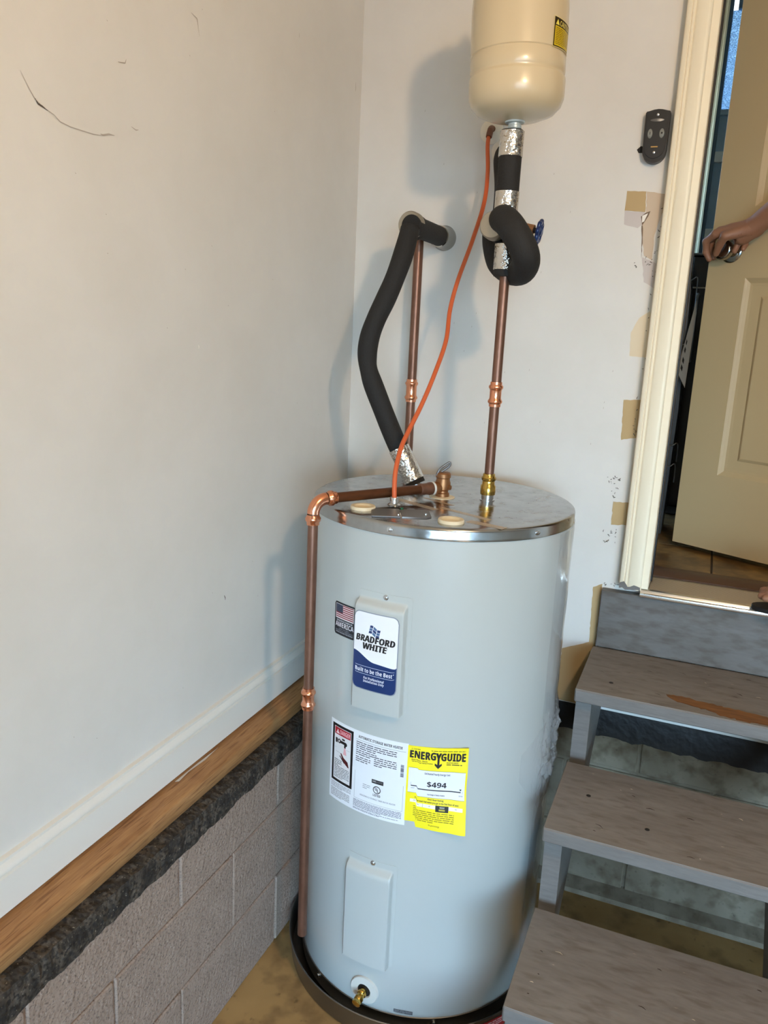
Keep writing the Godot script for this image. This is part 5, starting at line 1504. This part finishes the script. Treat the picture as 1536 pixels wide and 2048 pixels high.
# ------------------------------------------------------------------ the person at the door
class Field:
	var cell: float
	var lo: Vector3
	var n: Vector3i
	var f: PackedFloat32Array
	func _init(a: Vector3, b: Vector3, c: float) -> void:
		cell = c
		lo = a
		n = Vector3i(((b - a) / c).ceil()) + Vector3i.ONE
		f = PackedFloat32Array()
		f.resize(n.x * n.y * n.z)
		f.fill(1.0)
	func bone(a: Vector3, b: Vector3, ra: float, rb: float, k: float) -> void:
		var m := maxf(ra, rb) + k + cell * 2.0
		var i0 := Vector3i(((a.min(b) - Vector3.ONE * m - lo) / cell).floor()).clamp(Vector3i.ZERO, n - Vector3i.ONE)
		var i1 := Vector3i(((a.max(b) + Vector3.ONE * m - lo) / cell).ceil()).clamp(Vector3i.ZERO, n - Vector3i.ONE)
		var ab := b - a
		var l2 := maxf(ab.length_squared(), 1e-12)
		for z in range(i0.z, i1.z + 1):
			for y in range(i0.y, i1.y + 1):
				var at := (z * n.y + y) * n.x
				for x in range(i0.x, i1.x + 1):
					var p := lo + Vector3(x, y, z) * cell
					var t := clampf((p - a).dot(ab) / l2, 0.0, 1.0)
					var d := p.distance_to(a + ab * t) - lerpf(ra, rb, t)
					var o := f[at + x]
					var h := maxf(k - absf(d - o), 0.0)
					f[at + x] = minf(d, o) - h * h / (4.0 * k)
	func mesh(st: SurfaceTool) -> void:
		var where := PackedInt32Array()
		where.resize(f.size())
		where.fill(-1)
		var verts := PackedVector3Array()
		var sy := n.x
		var sz := n.x * n.y
		var cs := [0, 1, sy, sy + 1, sz, sz + 1, sz + sy, sz + sy + 1]
		var co := [Vector3(0, 0, 0), Vector3(1, 0, 0), Vector3(0, 1, 0), Vector3(1, 1, 0), Vector3(0, 0, 1), Vector3(1, 0, 1), Vector3(0, 1, 1), Vector3(1, 1, 1)]
		var ed := [[0, 1], [2, 3], [4, 5], [6, 7], [0, 2], [1, 3], [4, 6], [5, 7], [0, 4], [1, 5], [2, 6], [3, 7]]
		for z in n.z - 1:
			for y in n.y - 1:
				var at := z * sz + y * sy
				for x in n.x - 1:
					var b := at + x
					var ins := 0
					for c in 8:
						if f[b + cs[c]] < 0.0:
							ins += 1
					if ins == 0 or ins == 8:
						continue
					var s := Vector3.ZERO
					var m := 0
					for e in ed:
						var p := f[b + cs[e[0]]]
						var q := f[b + cs[e[1]]]
						if (p < 0.0) != (q < 0.0):
							s += (co[e[0]] as Vector3).lerp(co[e[1]], p / (p - q))
							m += 1
					where[b] = verts.size()
					verts.append(lo + (Vector3(x, y, z) + s / m) * cell)
		var norm := PackedVector3Array()
		norm.resize(verts.size())
		var quads := []
		for z in range(1, n.z - 1):
			for y in range(1, n.y - 1):
				for x in range(1, n.x - 1):
					var b := z * sz + y * sy + x
					var inside := f[b] < 0.0
					for ax in 3:
						var other: int = b + [1, sy, sz][ax]
						if inside == (f[other] < 0.0):
							continue
						var u: int = [sy, sz, 1][ax]
						var v: int = [sz, 1, sy][ax]
						var q := [where[b], where[b - u], where[b - u - v], where[b - v]]
						if q.min() < 0:
							continue
						var g := (verts[q[2]] - verts[q[0]]).cross(verts[q[3]] - verts[q[1]])
						var away: Vector3 = [Vector3.RIGHT, Vector3.UP, Vector3.BACK][ax] * (1.0 if inside else -1.0)
						if g.dot(away) < 0.0:
							g = -g
						for i in q:
							norm[i] += g
						quads.append([q, away])
		for e in quads:
			var q: Array = e[0]
			for t in [[0, 1, 2], [0, 2, 3]]:
				var a := verts[q[t[0]]]
				var b := verts[q[t[1]]]
				var c := verts[q[t[2]]]
				var order := [t[0], t[1], t[2]] if (c - a).cross(b - a).dot(e[1]) > 0.0 else [t[0], t[2], t[1]]
				for i in order:
					st.set_normal(norm[q[i]].normalized())
					st.set_uv(Vector2.ZERO)
					st.add_vertex(verts[q[i]])

func chain(fl: Field, pts: Array, rad: Array, k: float) -> void:
	for i in pts.size() - 1:
		fl.bone(pts[i], pts[i + 1], rad[i], rad[i + 1], k)

func person() -> void:
	var P := thing("person", "person reaching in from the right, hand on the door knob, sandal on the threshold", "person")
	var skin := mb()
	# stands on the threshold facing left, right hand on the knob
	var base := 0.978
	var hipR := Vector3(1.50, base + 0.90, -0.06)
	var hipL := Vector3(1.50, base + 0.90, 0.12)
	var kneeR := Vector3(1.54, base + 0.48, -0.07)
	var kneeL := Vector3(1.42, base + 0.49, 0.10)
	var ankR := Vector3(1.60, base + 0.085, -0.05)
	var ankL := Vector3(1.322, base + 0.085, 0.055)
	var shR := Vector3(1.47, base + 1.38, -0.13)
	var shL := Vector3(1.50, base + 1.38, 0.21)
	var elR := Vector3(1.275, base + 1.145, -0.235)
	var wrR := Vector3(1.040, 1.930, -0.375)
	var elL := Vector3(1.56, base + 1.10, 0.27)
	var wrL := Vector3(1.47, base + 0.90, 0.28)
	var neck := Vector3(1.475, base + 1.45, 0.03)
	var head := Vector3(1.445, base + 1.60, 0.02)
	var body := Field.new(Vector3(1.05, base - 0.02, -0.42), Vector3(1.80, base + 1.80, 0.42), 0.016)
	chain(body, [hipR, kneeR, ankR], [0.083, 0.056, 0.038], 0.03)
	chain(body, [hipL, kneeL, ankL], [0.083, 0.056, 0.038], 0.03)
	chain(body, [Vector3(1.50, base + 0.93, -0.03), Vector3(1.49, base + 1.12, 0.0), Vector3(1.485, base + 1.32, -0.04)], [0.115, 0.105, 0.10], 0.06)
	chain(body, [Vector3(1.50, base + 0.93, 0.09), Vector3(1.49, base + 1.12, 0.06), Vector3(1.485, base + 1.32, 0.10)], [0.115, 0.105, 0.10], 0.06)
	chain(body, [shR, elR, elR.lerp(wrR, 0.35)], [0.056, 0.042, 0.040], 0.03)
	chain(body, [shL, elL, wrL], [0.056, 0.042, 0.028], 0.03)
	body.bone(shR, shL, 0.062, 0.062, 0.05)
	body.bone(neck + Vector3(0, -0.04, 0), head, 0.056, 0.05, 0.03)
	body.mesh(skin)
	# head with a face, looking at the knob
	var hf := Field.new(head - Vector3(0.16, 0.17, 0.14), head + Vector3(0.15, 0.17, 0.14), 0.0065)
	var fw := Vector3(-0.88, -0.12, -0.30).normalized()
	var sd := fw.cross(Vector3.UP).normalized()
	hf.bone(head + Vector3(0, 0.03, 0) - fw * 0.02, head + Vector3(0, 0.03, 0) + fw * 0.025, 0.086, 0.078, 0.02)
	hf.bone(head + Vector3(0, -0.03, 0) + fw * 0.03, head + Vector3(0, -0.085, 0) + fw * 0.055, 0.062, 0.034, 0.03)
	hf.bone(neck, head, 0.052, 0.05, 0.03)
	hf.bone(head + fw * 0.090 + Vector3(0, 0.02, 0), head + fw * 0.112 + Vector3(0, -0.022, 0), 0.010, 0.014, 0.012)
	hf.bone(head + fw * 0.085 + Vector3(0, -0.055, 0) - sd * 0.02, head + fw * 0.085 + Vector3(0, -0.055, 0) + sd * 0.02, 0.011, 0.011, 0.006)
	for s in [-1.0, 1.0]:
		hf.bone(head + sd * s * 0.083 + Vector3(0, 0.02, 0), head + sd * s * 0.083 + Vector3(0, -0.02, 0), 0.015, 0.011, 0.006)
	hf.mesh(skin)
	# forearm and hand on the knob; axes of the door: e right along it, up, w out of it
	var e := Vector3(0.89325, 0, 0.44955)
	var w := Vector3(-0.44955, 0, 0.89325)
	var k0 := Vector3(0.937, 1.875, -0.484) + e * 0.066
	var K := func(a: float, b: float, c: float) -> Vector3: return k0 + e * a + Vector3.UP * b + w * c
	var ff := Field.new(Vector3(1.0, 1.86, -0.45), Vector3(1.25, 2.13, -0.16), 0.006)
	ff.bone(elR.lerp(wrR, 0.2), elR.lerp(wrR, 0.62), 0.041, 0.036, 0.01)
	ff.bone(elR.lerp(wrR, 0.62), wrR, 0.036, 0.0265, 0.01)
	ff.bone(wrR, wrR + (wrR - elR).normalized() * 0.03, 0.0265, 0.027, 0.01)
	ff.mesh(skin)
	var h := Field.new(k0 + Vector3(-0.11, -0.08, -0.05), k0 + Vector3(0.15, 0.12, 0.17), 0.0030)
	var wr: Vector3 = wrR
	var mcp := [K.call(-0.012, 0.040, 0.086), K.call(-0.006, 0.050, 0.070), K.call(0.006, 0.050, 0.052), K.call(0.022, 0.046, 0.040)]
	for i in 4:
		h.bone(wr + (mcp[i] - mcp[1]) * 0.35, mcp[i], 0.019, 0.0125, 0.012)
	h.bone(wr, wr + (wrR - elR).normalized() * -0.04, 0.0260, 0.0275, 0.01)
	h.bone(wr, (mcp[1] + mcp[2] + wr) / 3.0, 0.022, 0.017, 0.012)
	chain(h, [mcp[0], K.call(-0.040, 0.022, 0.080), K.call(-0.043, -0.006, 0.068), K.call(-0.034, -0.026, 0.060)], [0.0108, 0.0098, 0.0088, 0.0078], 0.004)
	chain(h, [mcp[1], K.call(-0.034, 0.032, 0.056), K.call(-0.041, 0.004, 0.046), K.call(-0.033, -0.020, 0.040)], [0.0110, 0.0100, 0.0090, 0.0080], 0.003)
	chain(h, [mcp[2], K.call(0.026, 0.036, 0.040), K.call(0.037, 0.016, 0.042), K.call(0.034, -0.004, 0.050)], [0.0105, 0.0096, 0.0088, 0.0080], 0.003)
	chain(h, [mcp[3], K.call(0.046, 0.030, 0.030), K.call(0.056, 0.014, 0.036), K.call(0.055, 0.001, 0.044)], [0.0095, 0.0086, 0.0078, 0.0072], 0.003)
	# thumb over the knob's face
	h.bone(wr + (mcp[0] - mcp[1]) * 0.6, K.call(0.022, 0.032, 0.095), 0.0160, 0.0130, 0.010)
	chain(h, [K.call(0.022, 0.032, 0.095), K.call(0.004, 0.010, 0.084), K.call(-0.008, -0.012, 0.074)], [0.0125, 0.0108, 0.0090], 0.004)
	h.mesh(skin)
	# feet; the left foot's toes reach into the picture
	for s in [[ankL, Vector3(-1, 0, -0.02)], [ankR, Vector3(-1, 0, 0.08)]]:
		var a: Vector3 = s[0]
		var fd: Vector3 = (s[1] as Vector3).normalized()
		var fs := fd.cross(Vector3.UP)   # towards the right foot's side
		var g := Vector3(a.x, base + 0.014, a.z)
		var ft := Field.new(Vector3(a.x - 0.27, base - 0.02, a.z - 0.08), Vector3(a.x + 0.11, base + 0.17, a.z + 0.08), 0.005)
		ft.bone(a + Vector3(0, 0.06, 0), a, 0.040, 0.037, 0.02)
		ft.bone(a + Vector3(0, -0.01, 0), g - fd * 0.045 + Vector3(0, 0.025, 0), 0.034, 0.032, 0.02)
		ft.bone(a + Vector3(0, -0.015, 0), g + fd * 0.12 + Vector3(0, 0.022, 0), 0.034, 0.022, 0.02)
		for i in 5:
			var o: float = -0.034 + i * 0.017
			if s[0] == ankR:
				o = -o
			var root: Vector3 = g + fd * (0.125 - absf(i - 1.0) * 0.006) + fs * o * 0.9 + Vector3(0, 0.016, 0)
			ft.bone(g + fd * 0.03 + fs * o * 0.5 + Vector3(0, 0.026, 0), root, 0.022, 0.0165 if i == 4 else 0.0135, 0.012)
			ft.bone(root, root + fd * (0.034 if i == 4 else 0.030 - (3 - i) * 0.003) + Vector3(0, -0.002, 0), 0.0125 if i == 4 else 0.0092, 0.0125 if i == 4 else 0.0092, 0.003)
		ft.mesh(skin)
		var so := mb()
		var outline := PackedVector2Array()
		for i in 28:
			var t := TAU * i / 28
			var lx := cos(t)
			outline.append(Vector2(0.045 + lx * 0.122, sin(t) * (0.047 if lx > 0 else 0.040)))
		add_extrude(so, outline, Vector3(a.x, base - 0.011, a.z), fd, fs, Vector3(0, 0.011, 0))
		var sole := put("sandal", so, M.rubber, P, "black sandal")
		put("strap", tube(smooth_path([g + fd * 0.055 + fs * 0.048, g + fd * 0.075 + fs * 0.030 + Vector3(0, 0.040, 0), g + fd * 0.10 + Vector3(0, 0.042, 0), g + fd * 0.075 - fs * 0.030 + Vector3(0, 0.040, 0), g + fd * 0.055 - fs * 0.048], 20), 0.006, 10), M.rubber, sole)
	put("body", skin, M.skin, P)
	# clothes: a little outside the skin, open at neck, cuffs and hems
	var sf := Field.new(Vector3(1.25, base + 0.80, -0.36), Vector3(1.75, base + 1.52, 0.40), 0.018)
	for s in [[-0.03, 0.0, -0.04], [0.09, 0.06, 0.10]]:
		chain(sf, [Vector3(1.50, base + 0.90, s[0]), Vector3(1.49, base + 1.12, s[1]), Vector3(1.485, base + 1.32, s[2])], [0.135, 0.125, 0.115], 0.06)
	sf.bone(shR, shR.lerp(elR, 0.62), 0.074, 0.064, 0.04)
	sf.bone(shL, shL.lerp(elL, 0.62), 0.074, 0.064, 0.04)
	sf.bone(shR, shL, 0.076, 0.076, 0.05)
	var ss := mb()
	sf.mesh(ss)
	put("shirt", ss, M.shirt, P)
	var pf := Field.new(Vector3(1.28, base + 0.42, -0.24), Vector3(1.72, base + 1.06, 0.30), 0.018)
	pf.bone(hipR + Vector3(0, 0.06, 0.03), hipR.lerp(kneeR, 0.85), 0.112, 0.088, 0.03)
	pf.bone(hipL + Vector3(0, 0.06, -0.03), hipL.lerp(kneeL, 0.85), 0.112, 0.088, 0.03)
	var ps := mb()
	pf.mesh(ps)
	put("shorts", ps, M.shorts, P)
	var hr := Field.new(head - Vector3(0.14, 0.06, 0.14), head + Vector3(0.16, 0.17, 0.14), 0.010)
	hr.bone(head + Vector3(0, 0.048, 0) - fw * 0.03, head + Vector3(0, 0.058, 0) + fw * 0.012, 0.086, 0.078, 0.02)
	var hs := mb()
	hr.mesh(hs)
	put("hair", hs, M.hair, P)
